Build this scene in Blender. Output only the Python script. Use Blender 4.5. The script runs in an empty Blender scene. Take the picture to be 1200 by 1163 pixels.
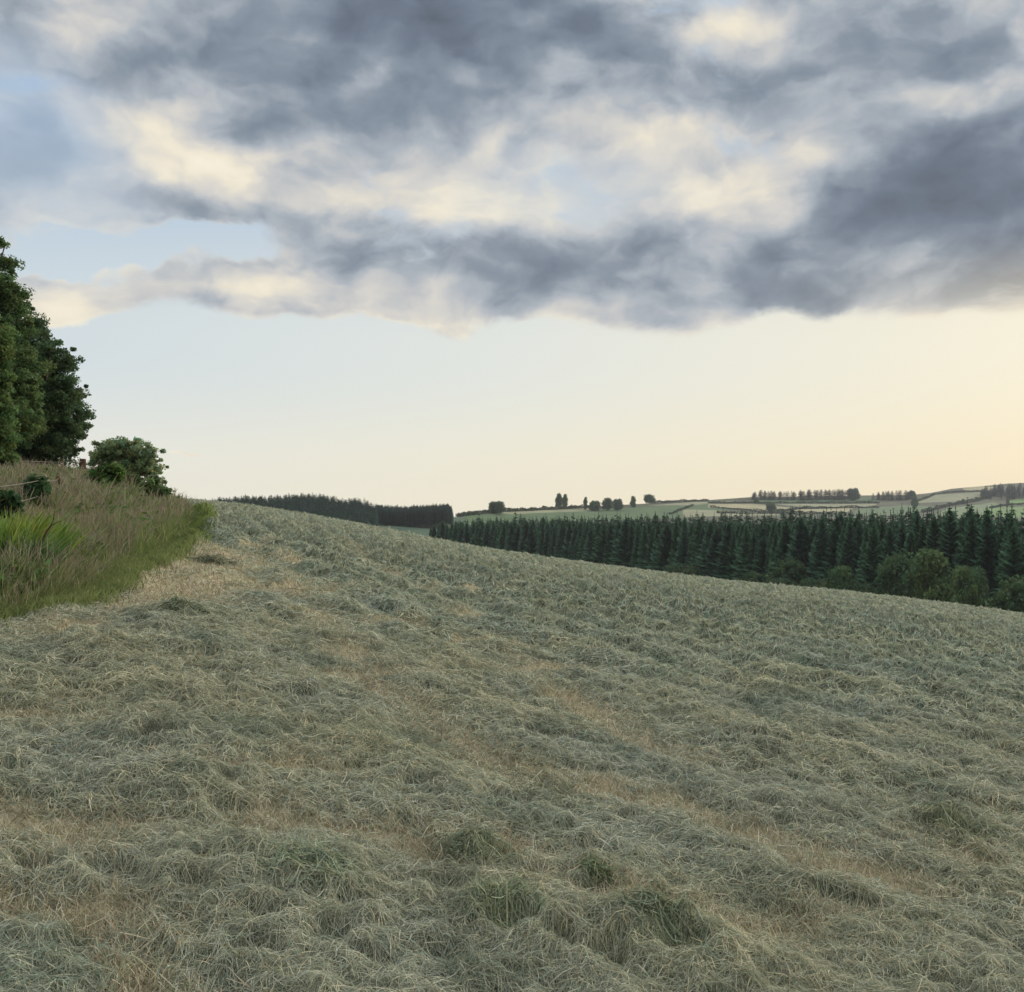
import bpy, math, random
import numpy as np

random.seed(7)
RNG = np.random.default_rng(11)
C = bpy.context.scene.collection
SC = bpy.context.scene

# ------------------------------------------------------------------ camera model
F, U0, VH, EYE = 1178.0, 600.0, 605.0, 1.6      # focal in photo pixels, horizon row, eye height


def tan_u(u):
    return (np.asarray(u, float) - U0) / F


def tan_v(v):
    return (VH - np.asarray(v, float)) / F


def at(u, v, y):
    """the point y metres ahead that the photograph shows at pixel u, v"""
    return np.array([tan_u(u) * y, y, EYE + tan_v(v) * y])


def s2l(r, g, b):
    return tuple(((c / 255) / 12.92 if c / 255 <= 0.04045 else ((c / 255 + 0.055) / 1.055) ** 2.4) for c in (r, g, b))


def sstep(x, a, b):
    t = np.clip((np.asarray(x, float) - a) / (b - a), 0, 1)
    return t * t * (3 - 2 * t)


# ------------------------------------------------------------------ numpy noise
_perm = np.random.default_rng(3).permutation(65536).astype(np.int64)


def _hash(ix, iy, s):
    return _perm[(_perm[(ix + s * 7919) & 65535] + iy) & 65535]


def noise2(x, y, s=0):
    ix = np.floor(x).astype(np.int64); iy = np.floor(y).astype(np.int64)
    fx = x - ix; fy = y - iy
    ux = fx * fx * fx * (fx * (fx * 6 - 15) + 10); uy = fy * fy * fy * (fy * (fy * 6 - 15) + 10)

    def g(dx, dy):
        a = _hash(ix + dx, iy + dy, s) * (2 * math.pi / 65536)
        return np.cos(a) * (fx - dx) + np.sin(a) * (fy - dy)
    n = (g(0, 0) * (1 - ux) + g(1, 0) * ux) * (1 - uy) + (g(0, 1) * (1 - ux) + g(1, 1) * ux) * uy
    return n * 1.4


def fbm(x, y, octaves=3, s=0, gain=0.5):
    r = 0; a = 1; t = 0
    for k in range(octaves):
        r = r + a * noise2(x * 2 ** k + 17.3 * k, y * 2 ** k - 9.1 * k, s + k); t += a; a *= gain
    return r / t


# ------------------------------------------------------------------ the lie of the land
_ku = np.array([-1600, -600, -200, 0, 150, 230, 300, 400, 500, 560, 700, 860, 1000, 1130, 1200, 1500, 2600])
_kv = np.array([482, 558, 574, 580, 587, 593, 600, 617, 637, 649, 669, 689, 701, 717, 727, 762, 892])
_tg = np.linspace(-2, 2, 1601)
_eg = np.interp(_tg, tan_u(_ku), tan_v(_kv))
_k = np.hanning(61); _k /= _k.sum()
_eg = np.convolve(np.pad(_eg, 30, mode='edge'), _k, mode='valid')
DB = 72.0
CB = EYE / DB ** 2


def smax(a, b, k):
    h = np.clip(0.5 + 0.5 * (a - b) / k, 0, 1)
    return b + (a - b) * h + k * h * (1 - h)


def field_base(x, y):
    x = np.asarray(x, float); y = np.asarray(y, float)
    yy = np.maximum(y, 3.0); t = x / yy
    B = np.interp(t, _tg, _eg) + np.where(np.abs(t) > 2, -(t - np.sign(t) * 2) * 0.12, 0) + 2 * EYE / DB
    z = B * yy - CB * yy ** 2
    zp = -0.125 * x + 0.012 * y
    w = sstep(y, 2.2, 6)
    return smax(z * w + zp * (1 - w), -20.0 + 0 * z, 6.0)


def px2field(u, v):
    """where the ray through a pixel meets the smooth field"""
    ys = np.geomspace(2, 90, 4000)
    d = EYE + tan_v(v) * ys - field_base(tan_u(u) * ys, ys)
    i = int(np.argmax(d < 0))
    y = ys[i] if d.min() < 0 else 70.0
    return float(tan_u(u) * y), float(y)


# bank foot: the line where the mown field meets the rough grass (x as a function of y), from its pixels
_foot = [px2field(u, v) for u, v in [(-60, 765), (0, 742), (60, 732), (110, 718), (152, 700), (178, 672), (205, 655), (232, 638), (244, 622), (243, 608)]]
_fy = np.array([-60, 0, 5] + [p[1] for p in _foot] + [48, 70, 100, 200.])
_fx = np.array([-4.3, -4.3, -4.3] + [p[0] - .32 for p in _foot] + [-16, -25, -37, -78.])
print('foot', [(round(a, 1), round(b, 1)) for a, b in zip(_fx, _fy)])


def bank_s(x, y):
    return np.interp(y, _fy, _fx) + 0.18 * noise2(y * 0.9, x * 0 + 3.3, 91) - x


def bank_h(x, y):
    s = bank_s(x, y)
    return (0.28 + 0.55 * sstep(y, 17, 30)) * sstep(s, 0.1, 3.0) + 0.03 * np.clip(s - 3.2, 0, 6) + 0.10 * fbm(x * 0.5, y * 0.5, 2, 77) * sstep(s, 0.3, 2)


# bare stubble patches (photo pixel, radius along, radius across in metres, heading deg)
_bare = [(760, 945, .95, .30, -28), (600, 905, .7, .25, -28), (860, 985, .6, .25, -20), (500, 1000, .55, .35, -10),
         (700, 1065, .5, .12, -5), (860, 1085, .75, .20, 0), (40, 1085, .5, .22, 0), (25, 985, .5, .3, 0), (1150, 1020, .5, .2, -15),
         (430, 800, 1.0, .35, 60), (350, 695, 2.2, .45, 72), (470, 735, 1.2, .35, 70), (640, 790, 1.4, .4, 40), (30, 850, .8, .3, 0),
         (208, 690, 2.6, 1.25, 100), (232, 662, 4.0, 1.5, 103), (165, 712, 1.2, .6, 100), (80, 742, 1.0, .35, 95), (1180, 965, .5, .2, -10),
         (560, 760, 1.2, .3, 62), (300, 905, .7, .25, 20), (380, 985, .5, .2, 10), (560, 700, 2.0, .4, 65), (220, 1150, .3, .15, 0)]
BARE = [(*px2field(u, v), a, b, math.radians(h)) for u, v, a, b, h in _bare]
# hay heaped higher than its surroundings (pixel, radius m, height m)
_heap = [(565, 1010, .22, .10), (590, 1085, .28, .10), (700, 1040, .15, .08), (1110, 985, .38, .11), (780, 1120, .30, .11), (210, 725, .45, .13),
         (370, 1045, .30, .08), (380, 760, .4, .11), (250, 655, .5, .13), (430, 655, .7, .18), (120, 770, .4, .11), (300, 930, .3, .09), (860, 870, .35, .1),
         (190, 880, .45, .12), (500, 930, .3, .09), (1070, 1050, .3, .09), (60, 1010, .3, .09), (960, 870, .3, .1), (330, 820, .3, .1), (600, 850, .3, .1),
         (450, 770, .35, .11), (250, 830, .4, .11), (890, 900, .3, .09), (40, 1150, .25, .08), (170, 935, .3, .1), (980, 1060, .25, .08)]
HOLLOW = [(*px2field(u, v), r) for u, v, r in [
    (588, 1024, .085), (708, 1048, .075), (604, 1110, .11), (45, 1040, .10), (135, 1040, .11), (800, 1140, .12), (1135, 998, .15), (1085, 985, .10), (185, 885, .14), (490, 940, .11), (300, 1140, .10),
    (975, 1075, .09), (432, 662, .22), (215, 740, .16), (225, 1060, .07), (870, 890, .13), (940, 880, .14), (310, 830, .12), (90, 790, .16), (660, 1130, .08), (420, 1085, .07), (520, 1140, .09), (1060, 1060, .08), (345, 770, .16), (130, 765, .2), (560, 815, .14), (760, 860, .13)]]
HEAP = [(*px2field(u, v), r, h) for u, v, r, h in _heap]


# paler strips where the wheels ran, curving up to the crest (from their pixels)
TRACKS = [[px2field(u, v) for u, v in t] for t in (
    [(318, 640), (340, 665), (352, 690), (366, 725), (408, 780), (440, 812), (510, 865), (620, 915), (760, 955), (880, 995), (1010, 1040)],
    [(395, 640), (440, 670), (490, 695), (535, 720), (585, 752), (622, 785), (672, 832), (740, 875), (830, 915)],
    [(300, 640), (300, 660), (285, 690), (262, 720)])]


def poly_dist(x, y, pts):
    d = np.full(np.shape(x), 1e9)
    for (x1, y1), (x2, y2) in zip(pts[:-1], pts[1:]):
        vx, vy = x2 - x1, y2 - y1
        t = np.clip(((x - x1) * vx + (y - y1) * vy) / (vx * vx + vy * vy), 0, 1)
        d = np.minimum(d, np.hypot(x - x1 - t * vx, y - y1 - t * vy))
    return d


def bare_mask(x, y):
    m = np.zeros_like(x)
    wx = x + 0.55 * fbm(x * 1.6, y * 1.6, 4, 41, .65); wy = y + 0.55 * fbm(x * 1.6, y * 1.6, 4, 45, .65)
    for bx, by, a, b, h in BARE:
        dx = wx - bx; dy = wy - by
        p = (dx * math.cos(h) + dy * math.sin(h)) / a; q = (-dx * math.sin(h) + dy * math.cos(h)) / b
        m = np.maximum(m, np.exp(-(p * p + q * q) * 0.9) * (1.0 if by > 8 and bx < -2.5 else 0.82))
    for tr in TRACKS:
        d = poly_dist(wx * .5 + x * .5, wy * .5 + y * .5, tr)
        m = np.maximum(m, np.exp(-(d / .46) ** 2) * (.60 + .5 * noise2(x * .8, y * .8, 57)))
    rr = 0.5 + 0.5 * np.cos(2 * np.pi * ((.85 * x + .5 * y) / 1.6 + 0.4 * fbm(x * .3, y * .3, 2, 51)))
    n = fbm(x * 0.45, y * 0.45, 3, 61)
    m = np.maximum(m, 0.6 * sstep(0.45 * rr + 1.1 * n, 0.6, 1.05))
    return np.clip(m, 0, 1)


def hay_h(x, y):
    """thickness of the hay layer"""
    r = np.hypot(x, y)
    p = -.5 * x + .85 * y; q = .85 * x + .5 * y         # along and across the swaths
    a = fbm(q * 1.25, p * 0.75, 2, 5)
    bn = 1 - np.abs(fbm(q * 2.6 + 0.4 * a, p * 1.7, 2, 9)) * 2.2
    cn = fbm(x * 4.6, y * 4.6, 2, 21)
    rw = np.cos(2 * np.pi * (q / 1.15 + 0.55 * fbm(x * .4, y * .4, 2, 55)))
    near = 1 - sstep(r, 8, 14)
    h = 0.050 + 0.036 * a + 0.026 * bn + (0.056 - .022 * near) * cn + (0.042 - .012 * near) * noise2(x * 9.5, y * 9.5, 27) + 0.022 * near * noise2(x * 19, y * 19, 29) + (0.05 - .03 * near) * rw
    far = sstep(r, 9, 30)
    h = h * (1 + .25 * sstep(r, 5, 9) + 1.9 * far) + far * 0.12 * fbm(x * 0.5, y * 0.8, 2, 33)
    for hx, hy, hr, hh in HEAP:
        d2 = ((x - hx) ** 2 + (y - hy) ** 2) / hr ** 2
        h = h + .45 * hh * np.exp(-d2 * 1.2)
    h = np.maximum(h, 0.006)
    h = h * (1 - 0.7 * bare_mask(x, y))
    pit = sstep(fbm(x * 2.6 + 7.7, y * 3.4, 2, 83), .22, .5) * (1 - .5 * far)
    h = np.maximum(h - 0.10 * pit, 0.004)
    for hx, hy, hr in HOLLOW:                        # holes between heaps, each with a raised lip
        d = np.hypot(x - hx, (y - hy) * 1.15) / hr
        h = np.maximum(h + .018 * np.exp(-((d - 1.45) / .6) ** 2) - .10 * np.exp(-(d / .8) ** 4), .003)
    return h * (1 - sstep(bank_s(x, y), -0.45, 0.05))


def field_z(x, y, hay=True):
    z = field_base(x, y) + bank_h(x, y)
    if hay:
        z = z + hay_h(x, y)
    return z


# ------------------------------------------------------------------ mesh helpers
def tag(o, label=None, cat=None, group=None, kind=None):
    if label: o['label'] = label
    if cat: o['category'] = cat
    if group: o['group'] = group
    if kind: o['kind'] = kind
    return o


def np_mesh(name, V, Q, col=None, mats=(), mi=None, smooth=False, T=None):
    """mesh from numpy: V (n,3), Q quads (m,4), T tris (k,3), col per-vertex rgb"""
    me = bpy.data.meshes.new(name)
    V = np.asarray(V, np.float32)
    Q = np.zeros((0, 4), np.int32) if Q is None else np.asarray(Q, np.int32)
    T = np.zeros((0, 3), np.int32) if T is None else np.asarray(T, np.int32)
    me.vertices.add(len(V)); me.vertices.foreach_set('co', V.ravel())
    li = np.concatenate([Q.ravel(), T.ravel()]).astype(np.int32)
    ls = np.concatenate([np.arange(len(Q)) * 4, len(Q) * 4 + np.arange(len(T)) * 3]).astype(np.int32)
    me.loops.add(len(li)); me.loops.foreach_set('vertex_index', li)
    me.polygons.add(len(ls)); me.polygons.foreach_set('loop_start', ls)
    for m in mats: me.materials.append(m)
    if mi is not None: me.polygons.foreach_set('material_index', np.asarray(mi, np.int32))
    me.polygons.foreach_set('use_smooth', np.full(len(ls), smooth))
    me.update(calc_edges=True)
    if col is not None:
        a = me.attributes.new('col', 'FLOAT_COLOR', 'POINT')
        c4 = np.ones((len(V), 4), np.float32); c4[:, :3] = col
        a.data.foreach_set('color', c4.ravel())
    return me


def link(name, me, parent=None, loc=(0, 0, 0)):
    o = bpy.data.objects.new(name, me); C.objects.link(o)
    o.location = loc
    if parent is not None: o.parent = parent
    return o


def empty(name, loc):
    o = bpy.data.objects.new(name, None); C.objects.link(o)
    o.location = loc; o.empty_display_size = 0.3
    return o


def unit(v):
    return v / np.maximum(np.linalg.norm(v, axis=-1, keepdims=True), 1e-9)


def ribbons(P, side, W, col):
    """P (n,k,3) centre lines, side (n,3) or (n,k,3), W (n,k) half widths, col (n,k,3): flat blades"""
    n, k, _ = P.shape
    if side.ndim == 2: side = side[:, None, :]
    L = P - side * W[..., None]; R = P + side * W[..., None]
    V = np.stack([L, R], 2).reshape(-1, 3)
    cc = np.repeat(col.reshape(n, k, 1, 3), 2, 2).reshape(-1, 3)
    b = (np.arange(n) * k * 2)[:, None] + (np.arange(k - 1) * 2)[None, :]
    Q = np.stack([b, b + 1, b + 3, b + 2], -1).reshape(-1, 4)
    return V, Q, cc


def tubes(paths, sides=6):
    """round tapering tubes: list of (points (k,3), radii (k))"""
    Vs, Qs, base = [], [], 0
    for pts, rad in paths:
        pts = np.asarray(pts, float); k = len(pts)
        d = unit(np.gradient(pts, axis=0))
        ref = np.where(np.abs(d[:, 2:3]) > 0.9, np.array([[1., 0, 0]]), np.array([[0, 0, 1.]]))
        a = unit(np.cross(d, ref)); b = np.cross(d, a)
        th = np.linspace(0, 2 * np.pi, sides, endpoint=False)
        ring = pts[:, None] + np.asarray(rad)[:, None, None] * (np.cos(th)[None, :, None] * a[:, None] + np.sin(th)[None, :, None] * b[:, None])
        Vs.append(ring.reshape(-1, 3))
        i = np.arange(k - 1)[:, None] * sides; j = np.arange(sides)[None, :]; j2 = (j + 1) % sides
        Qs.append((np.stack([i + j, i + j2, i + sides + j2, i + sides + j], -1) + base).reshape(-1, 4))
        base += k * sides
    return np.concatenate(Vs), np.concatenate(Qs)


# ------------------------------------------------------------------ materials
def nodes_of(m):
    m.use_nodes = True
    return m.node_tree.nodes, m.node_tree.links


def leaf_material(name, trans=0.3, rough=0.75, vary=0.0, spec=0.15):
    """per-blade colour from the mesh, matt, a little light passing through"""
    m = bpy.data.materials.new(name); N, L = nodes_of(m)
    b = N['Principled BSDF']; out = N['Material Output']
    at_ = N.new('ShaderNodeAttribute'); at_.attribute_name = 'col'
    src = at_.outputs['Color']
    if vary:
        oi = N.new('ShaderNodeObjectInfo'); hs = N.new('ShaderNodeHueSaturation')
        mr = N.new('ShaderNodeMapRange'); mr.inputs['To Min'].default_value = 1 - vary; mr.inputs['To Max'].default_value = 1 + vary
        L.new(oi.outputs['Random'], mr.inputs['Value']); L.new(mr.outputs[0], hs.inputs['Value'])
        m2 = N.new('ShaderNodeMapRange'); m2.inputs['To Min'].default_value = 0.48; m2.inputs['To Max'].default_value = 0.52
        mm = N.new('ShaderNodeMath'); mm.operation = 'FRACT'; mu = N.new('ShaderNodeMath'); mu.operation = 'MULTIPLY'; mu.inputs[1].default_value = 7.31
        L.new(oi.outputs['Random'], mu.inputs[0]); L.new(mu.outputs[0], mm.inputs[0]); L.new(mm.outputs[0], m2.inputs['Value']); L.new(m2.outputs[0], hs.inputs['Hue'])
        L.new(src, hs.inputs['Color']); src = hs.outputs['Color']
    b.inputs['Roughness'].default_value = rough; b.inputs['Specular IOR Level'].default_value = spec
    L.new(src, b.inputs['Base Color'])
    if trans > 0:
        t = N.new('ShaderNodeBsdfTranslucent'); mx = N.new('ShaderNodeMixShader'); mx.inputs[0].default_value = trans
        L.new(src, t.inputs['Color']); L.new(b.outputs[0], mx.inputs[1]); L.new(t.outputs[0], mx.inputs[2]); L.new(mx.outputs[0], out.inputs['Surface'])
    return m


def noise_material(name, c0, c1, scale, rough=0.85, detail=6, bump=0.0):
    m = bpy.data.materials.new(name); N, L = nodes_of(m)
    b = N['Principled BSDF']; b.inputs['Roughness'].default_value = rough; b.inputs['Specular IOR Level'].default_value = 0.15
    tc = N.new('ShaderNodeTexCoord'); n = N.new('ShaderNodeTexNoise'); n.inputs['Scale'].default_value = scale; n.inputs['Detail'].default_value = detail
    r = N.new('ShaderNodeValToRGB'); r.color_ramp.elements[0].position = 0.3; r.color_ramp.elements[1].position = 0.7
    r.color_ramp.elements[0].color = (*c0, 1); r.color_ramp.elements[1].color = (*c1, 1)
    L.new(tc.outputs['Object'], n.inputs['Vector']); L.new(n.outputs['Fac'], r.inputs[0]); L.new(r.outputs[0], b.inputs['Base Color'])
    if bump:
        bp = N.new('ShaderNodeBump'); bp.inputs['Strength'].default_value = bump; L.new(n.outputs['Fac'], bp.inputs['Height']); L.new(bp.outputs[0], b.inputs['Normal'])
    return m


def ground_material(name, fine, amount):
    """vertex colour broken up by two scales of noise"""
    m = bpy.data.materials.new(name); N, L = nodes_of(m)
    b = N['Principled BSDF']; b.inputs['Roughness'].default_value = 0.9; b.inputs['Specular IOR Level'].default_value = 0.1
    a = N.new('ShaderNodeAttribute'); a.attribute_name = 'col'
    tc = N.new('ShaderNodeTexCoord'); n = N.new('ShaderNodeTexNoise'); n.inputs['Scale'].default_value = fine; n.inputs['Detail'].default_value = 8; n.inputs['Roughness'].default_value = .7
    mr = N.new('ShaderNodeMapRange'); mr.inputs['From Min'].default_value = 0.25; mr.inputs['From Max'].default_value = 0.75
    mr.inputs['To Min'].default_value = 1 - amount; mr.inputs['To Max'].default_value = 1 + amount
    vm = N.new('ShaderNodeVectorMath'); vm.operation = 'SCALE'
    L.new(tc.outputs['Object'], n.inputs['Vector']); L.new(n.outputs['Fac'], mr.inputs['Value'])
    L.new(a.outputs['Color'], vm.inputs[0]); L.new(mr.outputs[0], vm.inputs['Scale']); L.new(vm.outputs[0], b.inputs['Base Color'])
    return m


M_HAY = leaf_material('hay_stalks', 0.15, 0.75)
M_GRASS = leaf_material('grass_blades', 0.35, 0.7)
M_LEAF = leaf_material('leaves', 0.42, 0.6, 0.0)
M_NEEDLE = leaf_material('needles', 0.28, 0.75, 0.22)
M_BARK = noise_material('bark', s2l(60, 52, 44), s2l(92, 82, 70), 9, bump=0.4)
M_WOOD = noise_material('weathered_wood', s2l(92, 86, 76), s2l(138, 130, 116), 14, bump=0.3)
M_DARKWOOD = noise_material('old_brown_wood', s2l(62, 44, 34), s2l(92, 66, 50), 14, bump=0.3)
M_WIRE = noise_material('rusty_wire', s2l(105, 100, 95), s2l(135, 128, 120), 30, rough=0.6)
M_FIELD = ground_material('hay_ground', 28, 0.55)
M_HILL = ground_material('hill_fields', 0.03, 0.35)
M_EARTH = noise_material('earth', s2l(78, 82, 58), s2l(96, 98, 70), 0.02)

# ------------------------------------------------------------------ camera, sun, sky
cam = bpy.data.cameras.new('camera'); camo = bpy.data.objects.new('camera', cam); C.objects.link(camo)
camo.location = (0, 0, EYE); camo.rotation_euler = (math.radians(90), 0, 0)
cam.sensor_fit = 'HORIZONTAL'; cam.sensor_width = 36; cam.lens = 36 * F / 1200
cam.shift_y = (VH - 1163 / 2) / 1200
cam.clip_start = 0.05; cam.clip_end = 20000
SC.camera = camo
SC.view_settings.view_transform = 'Standard'; SC.view_settings.look = 'None'
SC.view_settings.exposure = 0.0; SC.view_settings.gamma = 1.0
SC.cycles.use_denoising = True
SC.cycles.max_bounces = 6; SC.cycles.diffuse_bounces = 3; SC.cycles.transmission_bounces = 3; SC.cycles.volume_bounces = 0
SC.cycles.sample_clamp_indirect = 4

SUN_AZ, SUN_EL = math.radians(50), math.radians(12)     # to the right of the view, low
sun = bpy.data.lights.new('sun', 'SUN'); sun.energy = 3.2; sun.angle = math.radians(14); sun.color = (1.0, 0.9, 0.76)
suno = bpy.data.objects.new('sun', sun); C.objects.link(suno)
suno.location = (60, 40, 40)
suno.rotation_euler = (math.radians(90) - SUN_EL, 0, math.pi - SUN_AZ)

world = bpy.data.worlds.new('World'); SC.world = world; world.use_nodes = True
WN, WL = world.node_tree.nodes, world.node_tree.links
WN.clear()


class G:
    """tiny node-graph helper"""
    @staticmethod
    def val(x, sock):
        if isinstance(x, (int, float)): sock.default_value = x
        else: WL.new(x, sock)

    @staticmethod
    def m(op, a, b=0.0, c=None, clamp=False):
        n = WN.new('ShaderNodeMath'); n.operation = op; n.use_clamp = clamp
        G.val(a, n.inputs[0]); G.val(b, n.inputs[1])
        if c is not None: G.val(c, n.inputs[2])
        return n.outputs[0]

    @staticmethod
    def noise(vec, scale, detail, rough=0.55, color=False, dist=0.0):
        n = WN.new('ShaderNodeTexNoise'); n.inputs['Scale'].default_value = scale
        n.inputs['Detail'].default_value = detail; n.inputs['Roughness'].default_value = rough; n.inputs['Distortion'].default_value = dist
        WL.new(vec, n.inputs['Vector'])
        return n.outputs['Color' if color else 'Fac']

    @staticmethod
    def mapping(vec, loc, rot, scale, typ='TEXTURE'):
        n = WN.new('ShaderNodeMapping'); n.vector_type = typ
        n.inputs['Location'].default_value = loc; n.inputs['Rotation'].default_value = (0, 0, rot); n.inputs['Scale'].default_value = scale
        WL.new(vec, n.inputs['Vector'])
        return n.outputs[0]

    @staticmethod
    def vadd(a, b, op='ADD'):
        n = WN.new('ShaderNodeVectorMath'); n.operation = op
        for x, s in ((a, n.inputs[0]), (b, n.inputs[1])):
            if isinstance(x, tuple): s.default_value = x
            else: WL.new(x, s)
        return n.outputs[0]

    @staticmethod
    def smooth(x, a, b, lo=0.0, hi=1.0, interp='SMOOTHSTEP'):
        n = WN.new('ShaderNodeMapRange'); n.interpolation_type = interp
        n.inputs['From Min'].default_value = a; n.inputs['From Max'].default_value = b
        n.inputs['To Min'].default_value = lo; n.inputs['To Max'].default_value = hi
        WL.new(x, n.inputs['Value'])
        return n.outputs[0]

    @staticmethod
    def mix(f, a, b):
        n = WN.new('ShaderNodeMix'); n.data_type = 'RGBA'
        G.val(f, n.inputs[0])
        for x, s in ((a, n.inputs[6]), (b, n.inputs[7])):
            if isinstance(x, tuple): s.default_value = (*x, 1)
            else: WL.new(x, s)
        return n.outputs[2]

    @staticmethod
    def ramp(x, stops):
        n = WN.new('ShaderNodeValToRGB'); e = n.color_ramp.elements
        e[0].position, e[0].color = stops[0][0], (*stops[0][1], 1)
        e[1].position, e[1].color = stops[-1][0], (*stops[-1][1], 1)
        for p, c in stops[1:-1]:
            k = e.new(p); k.color = (*c, 1)
        WL.new(x, n.inputs[0])
        return n.outputs[0]


tc = WN.new('ShaderNodeTexCoord')
sx = WN.new('ShaderNodeSeparateXYZ'); WL.new(tc.outputs['Generated'], sx.inputs[0])
az = G.m('ARCTAN2', sx.outputs[0], sx.outputs[1])
el = G.m('ARCSINE', sx.outputs[2])
cb = WN.new('ShaderNodeCombineXYZ'); WL.new(az, cb.inputs[0]); WL.new(el, cb.inputs[1])
P0 = cb.outputs[0]


def warp(P, scale, amp, detail, stretch=1.6):
    c = G.noise(G.mapping(P, (0, 0, 0), 0, (stretch, 1, 1)), scale, detail, 0.55, True)
    d = G.vadd(c, (0.5, 0.5, 0.5), 'SUBTRACT')
    return G.vadd(P, G.vadd(d, (amp * 1.5, amp, 0), 'MULTIPLY'))


def blobs(P, items):
    """sum of soft ellipses: (u, v, ru, rv, rot, weight) in photo pixels"""
    tot = None
    for u, v, ru, rv, rot, w in items:
        t = (u - U0) / F; e = (VH - v) / F
        a = math.atan(t); l = math.atan(e * math.cos(a))
        q = G.mapping(P, (a, l, 0), -math.radians(rot), (ru / F * math.cos(a), rv / F * math.cos(a), 1))
        g = WN.new('ShaderNodeTexGradient'); g.gradient_type = 'SPHERICAL'
        WL.new(q, g.inputs[0])
        k = G.smooth(g.outputs['Fac'], 0.0, 0.85)
        tot = G.m('MULTIPLY_ADD', k, w, tot if tot is not None else 0.0)
    return tot


P1 = warp(P0, 5.0, 0.16, 6)
P1 = warp(P1, 22.0, 0.025, 5, 1.3)
P2 = warp(warp(P0, 9.0, 0.07, 5), 26.0, 0.02, 5, 1.3)

# cloud cover: mostly clouded above, clear along the horizon
fb = G.noise(G.mapping(P2, (0.3, 1.7, 0), 0, (1.9, 1, 1)), 7.5, 9, 0.56)
sunv = (0.022, -0.012, 0.0)
fb_s = G.noise(G.mapping(G.vadd(P2, sunv), (0.3, 1.7, 0), 0, (1.9, 1, 1)), 7.5, 4, 0.52)
fb_c = G.noise(G.mapping(P2, (0.3, 1.7, 0), 0, (1.9, 1, 1)), 7.5, 4, 0.52)
relief = G.m('SUBTRACT', fb_s, fb_c)
puff = G.noise(G.mapping(P2, (4.3, 0.7, 0), 0, (1.5, 1, 1)), 17.0, 8, 0.55)

cover_base = G.smooth(el, math.radians(9.0), math.radians(12.0), -0.55, 0.30)
COVER = [
    (90, 310, 150, 24, 0, -0.8), (60, 108, 80, 34, 0, -0.25), (230, 285, 110, 40, 0, -0.7), (720, 228, 110, 24, -5, -0.12), (620, 205, 70, 24, 0, -0.08), (700, 190, 420, 70, 4, 0.22), (930, 60, 160, 90, 15, 0.35), (1120, 100, 160, 70, 0, 0.3), (680, 5, 220, 60, 0, 0.45), (1170, 20, 160, 70, 0, 0.45), (850, 110, 120, 60, 0, .25),
    (310, 350, 210, 52, 0, 1.0), (75, 358, 130, 34, 5, 1.1), (480, 375, 200, 24, 2, 0.55), (800, 330, 520, 90, 0, 0.7), (1100, 250, 260, 150, 0, 0.7),
    (1150, 380, 200, 30, 0, 0.35), (160, 190, 190, 80, 10, 0.7), (165, 256, 150, 40, 0, 1.2), (30, 215, 120, 85, 0, 0.75), (350, 80, 520, 120, 0, 0.8), (60, 20, 90, 30, 0, 0.1), (180, 20, 80, 28, 20, -0.25),
    (840, 470, 500, 40, 0, -0.3), (1075, 458, 18, 6, 0, 0.95), (250, 522, 60, 8, 0, 0.9), (1180, 472, 60, 8, 0, 0.95)]
vo = WN.new('ShaderNodeTexVoronoi'); vo.feature = 'F1'; vo.inputs['Scale'].default_value = 13; vo.inputs['Detail'].default_value = 2
WL.new(G.mapping(P2, (1.3, .4, 0), 0, (1.5, 1, 1)), vo.inputs['Vector'])
bil = G.m('SUBTRACT', 0.64, vo.outputs['Distance'])          # rounded heads of cumulus
cover = G.m('ADD', G.m('MULTIPLY_ADD', bil, 0.55, G.m('ADD', cover_base, blobs(P1, COVER))), G.m('MULTIPLY', G.m('SUBTRACT', fb, 0.5), 1.9))
alpha = G.smooth(cover, -0.10, 0.32)
# thin cloud: the blue shows through along the left and in the gaps of the middle bank
thin = G.smooth(blobs(P1, [(20, 170, 150, 170, 0, 0.75), (100, 300, 170, 60, 0, 0.4), (660, 215, 240, 60, 0, 0.4)]), 0.0, 1.0, 1.0, 0.25, 'LINEAR')
alpha = G.m('MULTIPLY', alpha, thin)

DARK = [
    (330, 65, 380, 110, 3, 0.75), (620, 50, 360, 95, 6, 0.70), (560, 120, 330, 60, 5, 0.18), (860, 110, 280, 75, 20, 0.42), (20, 60, 150, 60, 0, 0.22), (60, 20, 60, 30, 0, -0.2), (1060, 30, 240, 90, 0, 0.45), (1180, 60, 120, 70, 0, 0.15),
    (1090, 225, 290, 120, -18, 0.95), (1150, 240, 220, 130, 0, 0.55), (1030, 60, 300, 120, 10, 0.3), (960, 265, 180, 60, 0, 0.30),
    (170, 258, 110, 36, 0, 0.42), (40, 195, 110, 60, 0, 0.26), (400, 285, 210, 46, 3, 0.42), (560, 312, 330, 66, 4, 0.44), (800, 352, 540, 52, 0, 0.36), (700, 290, 250, 60, 0, 0.16), (560, 270, 160, 40, 0, 0.18),
    (870, 45, 110, 60, 20, -0.42), (930, 60, 90, 60, 0, -0.25), (1090, 110, 130, 55, -5, -0.60), (170, 180, 140, 60, 10, -0.42), (310, 215, 190, 42, 17, -0.36), (420, 170, 160, 45, 0, -0.2),
    (600, 235, 260, 40, 3, -0.26), (740, 190, 260, 60, 0, -0.25), (870, 215, 150, 55, 0, -0.2), (690, 84, 130, 30, 4, -0.42), (540, 104, 120, 18, 0, -0.36), (390, 112, 90, 16, 0, -.25), (720, 130, 160, 40, 10, -.3), (330, 348, 190, 40, 0, -0.45), (75, 355, 100, 30, 0, -.4), (1130, 360, 150, 40, 0, 0.0)]
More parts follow.
